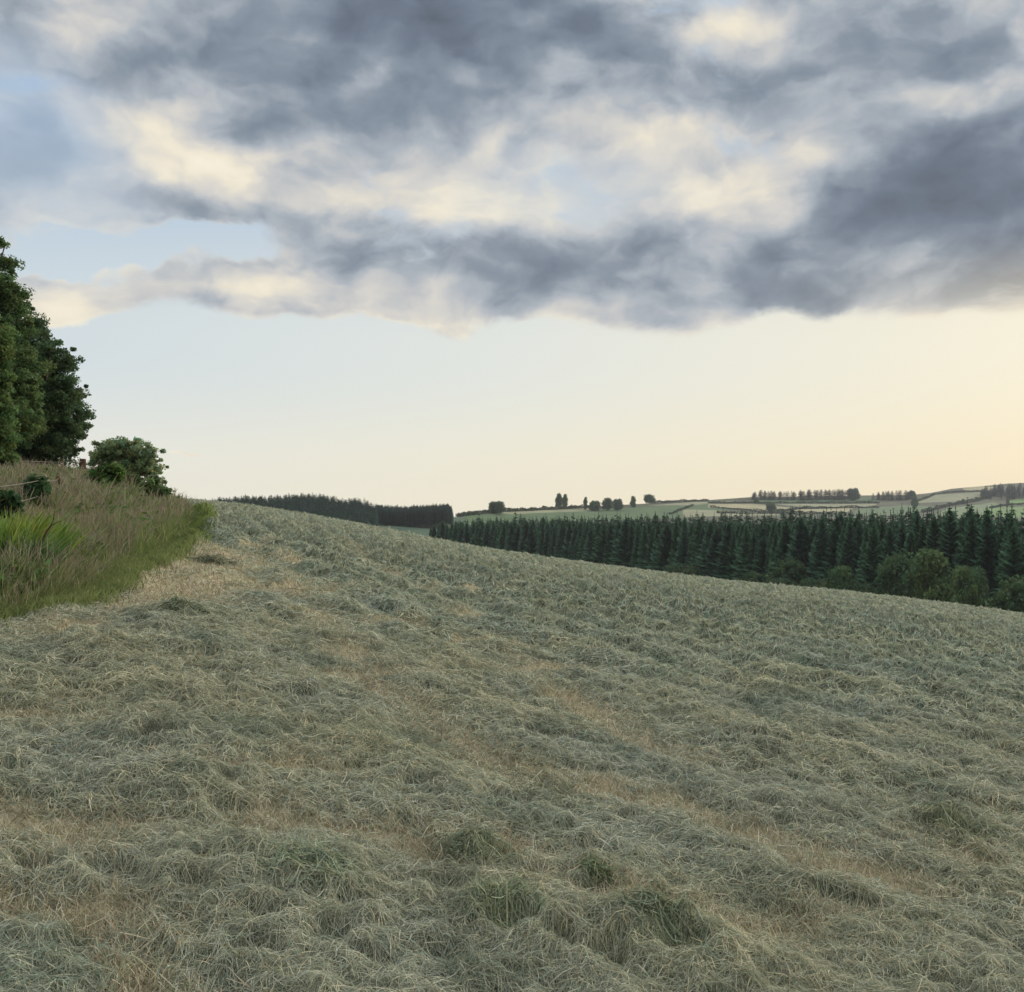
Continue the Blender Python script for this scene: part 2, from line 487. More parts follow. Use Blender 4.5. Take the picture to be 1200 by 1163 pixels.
tone = G.m('MULTIPLY_ADD', blobs(P1, DARK), 0.46, 0.42)
tone = G.m('ADD', tone, G.m('MULTIPLY', relief, 1.7))
tone = G.m('SUBTRACT', tone, G.m('MULTIPLY', bil, 0.34))
tone = G.m('SUBTRACT', tone, G.smooth(cover, 0.0, 0.55, 0.16, 0.0))     # thin edges let the light through
tone = G.m('ADD', tone, G.m('MULTIPLY', G.m('SUBTRACT', puff, 0.5), 0.75))
tone = G.m('ADD', tone, G.m('MULTIPLY', G.m('SUBTRACT', fb, 0.5), 0.30))
cloud = G.ramp(G.m('MULTIPLY', tone, 0.78), [(0.0, s2l(255, 247, 226)), (0.17, s2l(242, 233, 212)), (0.33, s2l(210, 208, 204)), (0.47, s2l(174, 181, 189)), (0.62, s2l(138, 149, 162)), (0.8, s2l(111, 122, 138)), (1.0, s2l(92, 101, 114))])

# clear sky: the physical sky, pulled towards the hazy evening air of the horizon
sky = WN.new('ShaderNodeTexSky'); sky.sky_type = 'NISHITA'; sky.sun_disc = False
sky.sun_elevation = SUN_EL; sky.sun_rotation = SUN_AZ
sky.air_density = 1.0; sky.dust_density = 1.5; sky.ozone_density = 1.5
SKY_STR = 0.12
sk = WN.new('ShaderNodeVectorMath'); sk.operation = 'SCALE'; sk.inputs['Scale'].default_value = SKY_STR
WL.new(sky.outputs[0], sk.inputs[0])
low = G.ramp(G.smooth(az, -0.5, 0.5, 0, 1, 'LINEAR'), [(0.0, s2l(243, 240, 226)), (0.4, s2l(248, 240, 216)), (0.75, s2l(251, 237, 204)), (1.0, s2l(250, 232, 194))])
mid = G.ramp(G.smooth(az, -0.5, 0.5, 0, 1, 'LINEAR'), [(0.0, s2l(210, 222, 228)), (0.5, s2l(230, 233, 226)), (1.0, s2l(248, 240, 216))])
high = G.mix(G.smooth(az, -0.5, 0.6), s2l(174, 197, 222), s2l(190, 206, 220))
clear = G.mix(G.smooth(el, 0.0, 0.16), low, mid)
clear = G.mix(G.smooth(el, 0.16, 0.36), clear, high)
clear = G.mix(0.05, clear, sk.outputs[0])
# warm light on the cloud bases towards the sun
warmc = G.mix(G.m('MULTIPLY', G.smooth(az, 0.2, 0.7, 0, .75), G.smooth(el, 0.26, 0.16)), cloud, s2l(247, 226, 186))
skycol = G.mix(G.m('MULTIPLY', alpha, 0.97), clear, warmc)
ground_glow = G.mix(G.smooth(el, -0.06, -0.01), s2l(110, 112, 96), skycol)
bg = WN.new('ShaderNodeBackground'); WL.new(G.smooth(el, 0.52, 1.0, 1.0, 2.2), bg.inputs['Strength'])    # unseen sky overhead brightened to put more light on the ground
WL.new(ground_glow, bg.inputs['Color'])
wo = WN.new('ShaderNodeOutputWorld'); WL.new(bg.outputs[0], wo.inputs['Surface'])
# ------------------------------------------------------------------ the mown field (setting)
def polar_field():
    azf = np.linspace(-0.62, 0.62, 820)
    azb = np.linspace(0.62, 2 * np.pi - 0.62, 90)[1:-1]
    azs = np.concatenate([azf, azb])
    rs = np.concatenate([np.linspace(0.25, 2.4, 12, endpoint=False), np.linspace(2.4, 11, 230, endpoint=False), np.geomspace(11, 85, 560, endpoint=False), np.geomspace(85, 240, 40)])
    R, A = np.meshgrid(rs, azs, indexing='ij')
    x = R * np.sin(A); y = R * np.cos(A)
    z = field_z(x, y)
    V = np.stack([x, y, z], -1).reshape(-1, 3)
    n, m = R.shape
    i = np.arange(n - 1)[:, None] * m; j = np.arange(m)[None, :]; j2 = (j + 1) % m
    Q = np.stack([i + j, i + j2, i + m + j2, i + m + j], -1).reshape(-1, 4)
    xx, yy = x.ravel(), y.ravel()
    hh = hay_h(xx, yy); bm = bare_mask(xx, yy); s = bank_s(xx, yy)
    hay = np.array(s2l(72, 74, 58)); stub = np.array(s2l(166, 152, 122)); green = np.array(s2l(66, 72, 46)); verge = np.array(s2l(96, 108, 60))  # hay ground coloured dark to stand for shade in gaps between stalks
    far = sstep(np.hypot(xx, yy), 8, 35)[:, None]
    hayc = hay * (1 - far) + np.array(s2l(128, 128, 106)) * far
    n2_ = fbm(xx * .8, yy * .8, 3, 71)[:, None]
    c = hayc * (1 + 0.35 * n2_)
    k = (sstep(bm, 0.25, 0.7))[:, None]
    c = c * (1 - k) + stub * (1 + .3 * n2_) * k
    e = sstep(s, -0.3, 0.2)[:, None]
    c = c * (1 - e) + verge * e
    e = sstep(s, 0.4, 1.6)[:, None]
    c = c * (1 - e) + green * e
    rr_ = np.concatenate([[0.0]])
    V = np.concatenate([V, [[0, 0, float(field_z(np.array([0.]), np.array([0.]))[0])]]])
    c = np.concatenate([c, c[:1]])
    T = np.stack([np.full(m, len(V) - 1), np.arange(m), (np.arange(m) + 1) % m], -1)[:, [0, 2, 1]]
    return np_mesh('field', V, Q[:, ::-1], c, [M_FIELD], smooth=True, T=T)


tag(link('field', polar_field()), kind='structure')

# ------------------------------------------------------------------ valley and the far hillside
_su = np.array([-1200, -300, 200, 300, 430, 530, 600, 690, 800, 880, 1000, 1065, 1090, 1115, 1150, 1180, 1230, 1500, 2400])
_sv = np.array([560, 592, 594, 594, 600, 606.5, 598, 594, 588, 583, 581, 580.5, 578, 573, 570, 567, 565, 572, 590])
_sy = np.array([800, 760, 740, 730, 730, 760, 950, 1150, 1350, 1550, 1700, 1750, 1800, 1850, 1900, 1950, 2000, 2000, 2000])


def hill_sky(t):
    return np.interp(t, tan_u(_su), tan_v(_sv)), np.interp(t, tan_u(_su), _sy)


YV, EXPO = 480.0, 0.8


def hill_z(x, y):
    """valley floor at -20 m, rising beyond it to the skyline of the far hills"""
    x = np.asarray(x, float); y = np.asarray(y, float)
    t = x / np.maximum(y, 1); es, ys = hill_sky(t)
    e0 = (-20.0 - EYE) / YV
    s = np.clip((y - YV) / (ys - YV), 0, 1)
    e = e0 + (es - e0) * s ** EXPO
    z = EYE + e * np.maximum(y, YV)
    z = np.where(y < YV, -20.0, z)
    z = np.where(y > ys, EYE + es * ys - 0.04 * (y - ys), z)
    roll = fbm(x * 0.006, y * 0.006, 3, 13) * 2.0 * sstep(y, YV, 700) * (1 - 0.75 * sstep(y, 650, 800))
    return np.where(y < 235, np.minimum(z, -20.4), z) + roll


def px2hill(u, v):
    """where a pixel's ray meets the far hillside"""
    t = tan_u(u); es, ys = hill_sky(t); e0 = (-20.0 - EYE) / YV
    s = np.clip((tan_v(v) - e0) / (es - e0), 0, 1) ** (1 / EXPO)
    y = YV + s * (ys - YV)
    return t * y, y


# parcels: pixel quads on the hillside with the colour of what grows there
MOOR, PASTURE, MOWN, PALE, GRN = s2l(88, 90, 70), s2l(90, 110, 76), s2l(168, 160, 126), s2l(146, 146, 116), s2l(106, 134, 76)
PARCELS = [
    ([(545, 604), (620, 598.5), (700, 597), (870, 589), (870, 594), (800, 607), (600, 616), (545, 614)], PASTURE),
    ([(585, 600.5), (690, 595.8), (700, 598.5), (600, 603)], PALE),
    ([(760, 592.5), (815, 588.5), (860, 587.5), (812, 592.6)], PALE),
    ([(880, 587), (1030, 583.5), (1030, 588.5), (880, 590)], s2l(84, 106, 76)),
    ([(830, 590.5), (880, 590.2), (940, 596.5), (905, 599.5), (830, 595)], MOWN),
    ([(905, 590.5), (1028, 590.5), (1020, 595.5), (945, 595)], PALE),
    ([(930, 597.2), (1000, 596.0), (990, 602), (925, 601.5)], MOWN),
    ([(800, 597), (900, 600.5), (920, 604), (800, 606)], PALE),
    ([(1005, 596.5), (1060, 592), (1100, 594), (1060, 604), (1000, 604)], s2l(104, 120, 88)),
    ([(1068, 590), (1095, 580), (1150, 577), (1155, 581), (1120, 588)], PALE),
    ([(1128, 572.5), (1150, 569.8), (1168, 571.2), (1158, 575), (1130, 575)], MOWN),
    ([(1110, 596), (1165, 589), (1180, 594), (1150, 606), (1090, 606)], s2l(120, 134, 98)),
    ([(1182, 587), (1215, 581), (1215, 591), (1185, 593)], GRN),
    ([(1160, 596), (1215, 593), (1215, 606), (1150, 606)], GRN),
]


def in_poly(u, v, poly):
    inside = np.zeros(u.shape, bool); n = len(poly)
    for k in range(n):
        x1, y1 = poly[k]; x2, y2 = poly[(k + 1) % n]
        c = ((y1 > v) != (y2 > v)) & (u < (x2 - x1) * (v - y1) / ((y2 - y1) + 1e-9) + x1)
        inside ^= c
    return inside


def hill_mesh():
    tt = np.concatenate([np.linspace(-.8, -.12, 50, endpoint=False), np.linspace(-.12, .56, 620, endpoint=False), np.linspace(.56, .8, 20)])
    ss = np.concatenate([np.linspace(0, .6, 24, endpoint=False), np.linspace(.6, 1.0, 190), 1.0 + np.geomspace(.004, .45, 16)])
    es, ys = hill_sky(tt)
    e0 = (-20.0 - EYE) / YV
    rows = [np.full_like(tt, yy) for yy in (190, 234, 236, 300, 360, 420)]
    rows += [YV + s * (ys - YV) for s in ss]
    Y = np.stack(rows); X = Y * tt[None]
    Z = hill_z(X, Y)
    V = np.stack([X, Y, Z], -1).reshape(-1, 3); n, m = Y.shape
    i = np.arange(n - 1)[:, None] * m; j = np.arange(m - 1)[None, :]
    Q = np.stack([i + j, i + j + 1, i + m + j + 1, i + m + j], -1).reshape(-1, 4)
    s = np.clip((Y - YV) / (ys[None] - YV), 0, 1)
    u = U0 + F * np.broadcast_to(tt[None], Y.shape); v = VH - F * (e0 + (es[None] - e0) * s ** EXPO)
    c = np.broadcast_to(np.array(MOOR), Y.shape + (3,)).copy()
    c[u < 560] = s2l(86, 104, 84)
    c *= (1 + 0.35 * fbm(X * .012, Y * .012, 3, 19))[..., None]
    for poly, col in PARCELS:
        mk = in_poly(u, v, poly) & (Y >= YV)
        c[mk] = np.array(col) * (1 + 0.15 * fbm(X[mk] * .03, Y[mk] * .03, 3, 23))[:, None]
    return np_mesh('hill', V, Q, c.reshape(-1, 3) * .82, [M_HILL], smooth=True)


tag(link('hill', hill_mesh()), kind='structure')
th = np.linspace(0, 2 * np.pi, 96, endpoint=False)
gv = [(0, 0, -45)] + [(2600 * math.cos(a), 2600 * math.sin(a), -45) for a in th]
tag(link('ground', np_mesh('ground', gv, None, None, [M_EARTH], T=[(0, k + 1, (k + 1) % 96 + 1) for k in range(96)])), kind='structure')
# ------------------------------------------------------------------ loose hay lying over the field (stuff)
HAY_PAL = np.array([s2l(184, 184, 160), s2l(200, 192, 160), s2l(162, 168, 144), s2l(142, 154, 136), s2l(124, 138, 108), s2l(214, 204, 172), s2l(176, 180, 164), s2l(146, 130, 100)])
HAY_W = np.array([.30, .11, .22, .12, .07, .04, .12, .02])
STUB_PAL = np.array([s2l(186, 174, 146), s2l(168, 152, 128), s2l(194, 184, 156), s2l(150, 140, 116), s2l(156, 158, 124)])


def hay_colors(n, x, y):
    i = RNG.choice(len(HAY_PAL), n, p=HAY_W)
    c = HAY_PAL[i]
    b = fbm(x * 0.55, y * 0.55, 3, 131)             # greener and yellower drifts
    c = c * np.stack([1 + .12 * b, 1 + .04 * b, 1 - .10 * b], -1)
    d = sstep(fbm(x * 0.9, y * 0.9, 2, 141), .18, .55)[:, None]
    c = c * (1 - .35 * d) + np.array(s2l(98, 122, 104)) * .35 * d
    d = sstep(fbm(x * 2.3, y * 1.7, 2, 171), .08, .5)[:, None]         # darker, damper hay turned up from below
    c = c * (1 - .42 * d) + np.array(s2l(92, 104, 84)) * .42 * d
    f = sstep(np.hypot(x, y), 7, 18)[:, None]                           # paler and more silvery farther from the camera
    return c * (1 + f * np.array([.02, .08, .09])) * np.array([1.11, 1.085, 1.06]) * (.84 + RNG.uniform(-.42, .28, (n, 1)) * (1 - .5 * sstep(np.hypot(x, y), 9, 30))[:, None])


def lie(x, y, L, w, lift, arch, k=5, up=0.0, curl=1.0):
    """curved stalks lying on the hay surface"""
    n = len(x)
    flow = fbm(x * 2.3, y * 2.3, 2, 151) * 4.5
    a = flow + RNG.normal(0, 1.3, n) + math.pi * RNG.integers(0, 2, n)
    bend = RNG.normal(0, .7, n) * curl
    u = np.linspace(-.5, .5, k)
    P = np.zeros((n, k, 3)); px = x.copy(); py = y.copy()
    ang = a[:, None] + bend[:, None] * u[None]
    dx = np.cos(ang) * (L / (k - 1))[:, None]; dy = np.sin(ang) * (L / (k - 1))[:, None]
    P[..., 0] = x[:, None] + np.cumsum(dx, 1) - dx.sum(1, keepdims=True) / 2
    P[..., 1] = y[:, None] + np.cumsum(dy, 1) - dy.sum(1, keepdims=True) / 2
    sm = field_z(P[..., 0].ravel(), P[..., 1].ravel()).reshape(n, k)
    z0 = sm.mean(1, keepdims=True) * .2 + sm * .8
    calm = 1 - .65 * sstep(np.hypot(x, y), 9, 28)
    tilt = RNG.normal(0, .16, n) + RNG.choice([0, 1], n, p=[.86, .14]) * RNG.normal(0, .38, n)
    tilt = tilt * calm; arch = arch * calm; lift = lift * calm
    P[..., 2] = np.maximum(z0 + lift[:, None] + arch[:, None] * (0.25 - u[None] ** 2) * 4 + (tilt * L)[:, None] * u[None] + up, sm + .002)
    side = np.stack([-np.sin(a), np.cos(a), RNG.normal(0, .8, n)], -1)
    prof = np.array([.55, 1, 1, .85, .3]) if k == 5 else np.interp(np.linspace(0, 1, k), [0, .3, .7, 1], [.5, 1, 1, .3])
    W = w[:, None] * prof[None] * .5
    return P, unit(side), W


def zone(r0, r1, dens, n_cap, width, length, azm=0.6, lift=.035, arch=.03, k=5):
    area = azm * (r1 ** 2 - r0 ** 2)
    n = int(min(n_cap, dens * area))
    r = np.sqrt(RNG.uniform(r0 ** 2, r1 ** 2, n)); a = RNG.uniform(-azm, azm, n)
    x = r * np.sin(a); y = r * np.cos(a)
    keep = (RNG.uniform(0, 1, n) > 0.97 * sstep(bare_mask(x, y), .1, .9)) & (bank_s(x, y) < -.1)
    x, y, r = x[keep], y[keep], r[keep]; n = len(x)
    w = width * RNG.uniform(.6, 1.5, n); L = length * RNG.uniform(.5, 1.6, n)
    P, S, W = lie(x, y, L, w, lift * RNG.uniform(0, 1, n) ** 1.5, arch * RNG.uniform(0, 1.2, n), k)
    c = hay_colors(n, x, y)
    return ribbons(P, S, W, np.repeat(c[:, None], k, 1))


parts = []
for r0, r1, dens, w, L, li, ar, k in [(2.6, 4.5, 30000, 0.0016, .08, .035, .014, 4), (4.5, 7, 18000, .0022, .095, .038, .015, 4), (7, 11, 7800, .0032, .12, .04, .018, 4),
                                   (11, 18, 2900, .0056, .17, .045, .02, 4), (18, 30, 1300, .0095, .19, .05, .022, 4), (30, 50, 480, .016, .22, .06, .025, 3), (50, 95, 120, .027, .28, .07, .03, 3)]:
    parts.append(zone(r0, r1, dens, 400000, w, L, lift=li, arch=ar, k=k))


def stubs():
    """short cut stems standing in the bare strips"""
    n = 420000
    r = np.geomspace(1, 1, 1)
    r = np.exp(RNG.uniform(np.log(2.7), np.log(40), n)); a = RNG.uniform(-.6, .6, n)
    x = r * np.sin(a); y = r * np.cos(a)
    keep = (RNG.uniform(0, 1, n) < sstep(bare_mask(x, y), .2, .6)) & (bank_s(x, y) < .2)
    x, y, r = x[keep], y[keep], r[keep]; n = len(x)
    h = RNG.uniform(.025, .07, n); w = np.maximum(.0028, .0006 * r) * RNG.uniform(.7, 1.4, n)
    ln = RNG.normal(0, .75, (n, 2)) * h[:, None]
    z = field_z(x, y)
    p0 = np.stack([x, y, z - .004], -1); p2 = p0 + np.stack([ln[:, 0], ln[:, 1], h], -1); p1 = (p0 + p2) / 2
    P = np.stack([p0, p1, p2], 1); an = RNG.uniform(0, 6.28, n)
    S = np.stack([np.cos(an), np.sin(an), np.zeros(n)], -1)
    c = STUB_PAL[RNG.integers(0, len(STUB_PAL), n)] * RNG.uniform(.65, 1.15, (n, 1))
    return ribbons(P, S, w[:, None] * np.array([.5, .5, .35])[None], np.repeat(c[:, None], 3, 1))


parts.append(stubs())


def join(parts):
    V, Q, Cc, b = [], [], [], 0
    for v, q, c in parts:
        V.append(v); Q.append(q + b); Cc.append(c); b += len(v)
    return np.concatenate(V), np.concatenate(Q), np.concatenate(Cc)


V, Q, Cc = join(parts)
tag(link('hay', np_mesh('hay', V, Q, Cc, [M_HAY])), kind='stuff')
print('hay quads', len(Q))


# a few clumps the tedder dropped, standing clear of the layer
def hay_clump(u, v, rad, h, n, label, dark):
    x0, y0 = px2field(u, v)
    z0 = float(field_z(np.array([x0]), np.array([y0]))[0]) - .02
    r = np.abs(RNG.normal(0, .55, n)) * rad; a = RNG.uniform(0, 2 * np.pi, n)
    x = r * np.cos(a); y = r * np.sin(a)
    L = RNG.uniform(.5, 1.3, n) * rad
    k = 6; t = np.linspace(-.5, .5, k)
    hd = RNG.uniform(0, 2 * np.pi, n); bend = RNG.normal(0, 2.2, n)
    an = hd[:, None] + bend[:, None] * t
    P = np.zeros((n, k, 3))
    P[..., 0] = x[:, None] + np.cumsum(np.cos(an), 1) * (L / k)[:, None]
    P[..., 1] = y[:, None] + np.cumsum(np.sin(an), 1) * (L / k)[:, None]
    P[..., 0] -= (P[..., 0].mean(1) - x)[:, None]; P[..., 1] -= (P[..., 1].mean(1) - y)[:, None]
    d = np.hypot(P[..., 0], P[..., 1]) / rad
    lv = RNG.uniform(.15, 1.05, n)[:, None]
    P[..., 2] = h * lv * np.exp(-d ** 2 * 1.1) + (RNG.normal(0, .25, n) * L)[:, None] * t
    P[..., 2] = np.maximum(P[..., 2], .0) + field_z((P[..., 0] + x0).ravel(), (P[..., 1] + y0).ravel()).reshape(n, k) - z0 - .01
    w = max(.0032, .0007 * y0) * RNG.uniform(.6, 1.5, n)
    S = unit(np.stack([-np.sin(hd), np.cos(hd), RNG.normal(0, .8, n)], -1))
    W = w[:, None] * .5 * np.array([.5, 1, 1, 1, .8, .3])[None]
    c = hay_colors(n, x + x0, y + y0) * dark * .92
    vv, qq, cc = ribbons(P, S, W, np.repeat(c[:, None], k, 1))
    o = link('hay_clump', np_mesh('hay_clump', vv, qq, cc, [M_HAY]), loc=(x0, y0, z0))
    tag(o, label, 'hay clump', 'hay clumps left on the mown field')


HD = np.array([.85, .92, .82])
for u, v, rad, h, n, lab, dk in [
    (562, 1020, .20, .11, 1500, 'round grey-green hay clump beside the bare brown patch near the middle of the foreground', HD * .85),
    (700, 1050, .12, .10, 900, 'small dark green hay tuft with a shadowed hollow, closest right neighbour of the round clump', np.array([.58, .68, .56])),
    (590, 1095, .24, .06, 1700, 'long-stalked green hay heap directly below the round clump near the bottom edge', np.array([.8, .88, .78])),
    (780, 1125, .26, .06, 1700, 'bluish green hay heap with pale bent stalks at the bottom, right of the long-stalked heap', np.array([.8, .88, .82])),
    (1120, 993, .30, .07, 1500, 'wide dark hay heap with a shaded front, near the right edge of the field', HD * .75),
    (214, 732, .30, .11, 1300, 'dark ragged hay heap at the end of the tan stubble strip beside the grassy bank', HD * .75),
    (252, 662, .38, .12, 1000, 'dark brown hay heap lying on the tan stubble strip where the bank bends away', np.array([.7, .66, .58])),
    (370, 1050, .28, .08, 1500, 'flat bluish hay heap in the foreground left of the bare brown patch', np.array([.8, .9, .86]))]:
    hay_clump(u, v, rad, h, n, lab, dk)
# ------------------------------------------------------------------ leaves, crowns, trees
def leaf_quads(P, size, col, up=0.35, rng=RNG):
    """n small pointed leaves at P, turned at random but leaning to face the sky"""
    n = len(P)
    nrm = unit(rng.normal(0, 1, (n, 3)) + np.array([0, 0, up * 2]))
    a = unit(np.cross(nrm, unit(rng.normal(0, 1, (n, 3))))); b = np.cross(nrm, a)
    s = (size * rng.uniform(.6, 1.35, n))[:, None]
    V = np.stack([P - a * s, P + b * s * .55 + a * s * .1, P + a * s, P - b * s * .55 + a * s * .1], 1).reshape(-1, 3)
    Q = np.arange(n * 4).reshape(n, 4)
    return V, Q, np.repeat(col[:, None], 4, 1).reshape(-1, 3)


def crown(lobes, n_clumps, per, clump_r, leaf, base, seed, shell=.55, spread=.22):
    """leaf clumps scattered through a set of ellipsoids (x, y, z, rx, ry, rz), denser towards the outside; returns leaves and clump centres"""
    rng = np.random.default_rng(seed)
    lobes = np.array(lobes, float)
    vol = lobes[:, 3] * lobes[:, 4] * lobes[:, 5]
    vol = vol ** .75
    k = rng.choice(len(lobes), n_clumps, p=vol / vol.sum())
    d = unit(rng.normal(0, 1, (n_clumps, 3)))
    r = (shell + (1 - shell) * rng.uniform(0, 1, n_clumps) ** .7) * rng.uniform(.74, 1.2, n_clumps)
    out = rng.uniform(0, 1, n_clumps) < .22           # sprays that stand clear of the crown
    r = np.where(out, r * rng.uniform(1.05, 1.22, n_clumps), r)
    cc = lobes[k, :3] + d * r[:, None] * lobes[k, 3:]
    cr = clump_r * rng.uniform(.6, 1.5, n_clumps) * np.where(out, .6, 1)
    ci = np.repeat(np.arange(n_clumps), per)
    off = unit(rng.normal(0, 1, (len(ci), 3))) * (rng.uniform(0, 1, len(ci)) ** .45)[:, None]
    P = cc[ci] + off * cr[ci][:, None] * np.array([1, 1, .75])
    tint = rng.normal(1, spread, n_clumps).clip(.5, 1.6)
    hue = rng.normal(0, .10, n_clumps)
    c = np.array(base)[None] * tint[ci][:, None] * rng.uniform(.7, 1.3, len(ci))[:, None]
    c = c * np.stack([1 + hue[ci], np.ones(len(ci)), 1 - hue[ci] * .6], -1)
    return (*leaf_quads(P, leaf, c, rng=rng), cc)


def limb_paths(root, top, cc, n, r0, rng):
    """trunk and limbs reaching to clump centres"""
    root = np.array(root, float); top = np.array(top, float)
    t = np.linspace(0, 1, 7)[:, None]
    wob = rng.normal(0, .03, (7, 3)) * np.linalg.norm(top - root) * np.array([1, 1, 0]); wob[0] = 0
    tr = root + (top - root) * t + wob
    paths = [(tr, np.linspace(r0, r0 * .25, 7))]
    for c in cc[rng.choice(len(cc), min(n, len(cc)), replace=False)]:
        f = rng.uniform(.25, .8); i = f * 6; b = tr[int(i)] + (tr[min(int(i) + 1, 6)] - tr[int(i)]) * (i % 1)
        m = (b + c) / 2 + np.array([0, 0, .08 * np.linalg.norm(c - b)])
        paths.append((np.array([b, (b + m) / 2, m, (m + c) / 2 + [0, 0, .02], c]), r0 * np.linspace(.4, .1, 5) * (1 - f * .5)))
    return paths


def leafy(name, cat, label, base, lobes, n_clumps, per, clump_r, leaf, col, seed, trunk_top=None, r0=.15, limbs=30, group=None, shell=.55, spread=.22, crown_name='crown'):
    """a tree or shrub: > crown, trunk. lobes in metres relative to the base"""
    rng = np.random.default_rng(seed + 500)
    root = empty(name, base); tag(root, label, cat, group)
    v, q, c, cc = crown(lobes, n_clumps, per, clump_r, leaf, col, seed, shell, spread)
    link(crown_name, np_mesh(crown_name, v, q, c, [M_LEAF]), root)
    L = np.array(lobes)
    big = L[int(np.argmax(L[:, 3] * L[:, 5]))]
    if trunk_top is None: trunk_top = (big[0], big[1], big[2] + big[5] * .3)
    tv, tq = tubes(limb_paths((0, 0, -.3), trunk_top, cc, limbs, r0, rng), 6)
    link('trunk', np_mesh('trunk', tv, tq, None, [M_BARK], smooth=True), root)
    return root


def gz(x, y):
    return float(field_z(np.array([x], float), np.array([y], float), False)[0])


def px_lobes(base, y, items):
    """ellipses given in photo pixels (u, v, ru, rv) at distance y, with depth radius like their width -> lobes relative to base"""
    out = []
    for it in items:
        u, v, ru, rv = it[:4]; dy = it[4] if len(it) > 4 else 0.0
        p = at(u, v, y + dy)
        s = (y + dy) / F
        out.append((p[0] - base[0], p[1] - base[1], p[2] - base[2], ru * s, ru * s * .9, rv * s))
    return out


# the big trees on the left, beyond the bank
y = 47.0; bx = at(48, 600, y)[0]; base = (bx, y, gz(bx, y))
leafy('broadleaf_tree', 'tree', 'dark green broadleaf tree on the bank, standing nearest the small round tree', base,
      px_lobes(base, y, [(30, 455, 46, 72), (56, 500, 42, 46), (40, 405, 22, 44), (66, 440, 26, 46, -1), (20, 510, 62, 42), (82, 484, 24, 38, .5), (46, 525, 40, 22)]),
      1200, 130, .29, .058, s2l(80, 101, 68), 21, r0=.28, limbs=60)
y = 41.0; bx = at(-25, 600, y)[0]; base = (bx, y, gz(bx, y))
leafy('broadleaf_tree', 'tree', 'tallest mid-green broadleaf tree on the bank, cut by the picture edge', base,
      px_lobes(base, y, [(-30, 400, 58, 110), (-10, 360, 34, 62), (8, 375, 28, 50), (18, 350, 18, 24), (20, 430, 32, 46), (-20, 480, 66, 60), (8, 326, 14, 34), (22, 480, 30, 40), (-4, 282, 7, 7), (-14, 300, 14, 24), (-60, 440, 70, 120)]),
      1300, 130, .28, .056, s2l(94, 115, 70), 22, r0=.3, limbs=60)
y = 30.0; bx = at(-22, 600, y)[0]; base = (bx, y, gz(bx, y))
leafy('young_ash_tree', 'tree', 'pale olive green young tree at the edge, in front of the tall trees', base,
      px_lobes(base, y, [(-18, 500, 32, 60), (-6, 440, 16, 60), (-2, 540, 20, 32), (4, 400, 8, 22), (-30, 420, 34, 60), (6, 500, 14, 26)]),
      520, 110, .20, .048, s2l(96, 118, 70), 23, r0=.12, limbs=30)
y = 39.0; bx = at(152, 600, y)[0]; base = (bx, y, gz(bx, y))
leafy('hawthorn_tree', 'tree', 'small round dark tree alone against the sky at the end of the bank', base,
      px_lobes(base, y, [(150, 538, 38, 22), (135, 532, 24, 16), (168, 540, 24, 20), (150, 524, 24, 10), (120, 535, 14, 18), (182, 560, 12, 16), (110, 545, 8, 20), (190, 572, 7, 14), (150, 555, 36, 14)]),
      420, 70, .16, .05, s2l(128, 146, 106), 24, r0=.1, limbs=60, shell=.25)

# shrubs in the bank
for nm, cat, lab, u, v, y, it, n, per, cr, lf, col in [
    ('elder_shrub', 'shrub', 'bright green leafy shrub on top of the bank, in front of the small round tree', 124, 560, 27, [(124, 558, 17, 12), (136, 552, 8, 8), (112, 562, 8, 8)], 60, 60, .14, .06, s2l(80, 108, 54)),
    ('elder_shrub', 'shrub', 'low dark green shrub on the bank crest under the small round tree', 172, 572, 29, [(172, 574, 20, 10), (150, 566, 12, 8), (186, 580, 10, 8)], 60, 60, .15, .06, s2l(76, 96, 56)),
    ('bramble_bush', 'bush', 'dark bramble bush at the far left edge, above the yellow-green ferns', 6, 595, 16, [(6, 590, 13, 16), (-10, 590, 14, 18), (14, 602, 8, 12)], 80, 60, .10, .045, s2l(72, 98, 62)),
    ('bramble_bush', 'bush', 'rounded dark bramble bush climbing the pale fence post', 41, 572, 19, [(41, 570, 11, 12), (36, 582, 10, 10), (48, 580, 6, 8)], 70, 60, .10, .045, s2l(76, 102, 66))]:
    bx = at(u, v, y)[0]; base = (bx, y, gz(bx, y))
    leafy(nm, cat, lab, base, px_lobes(base, y, it), n, per, cr, lf, col, 31 + int(u), r0=.03, limbs=20)


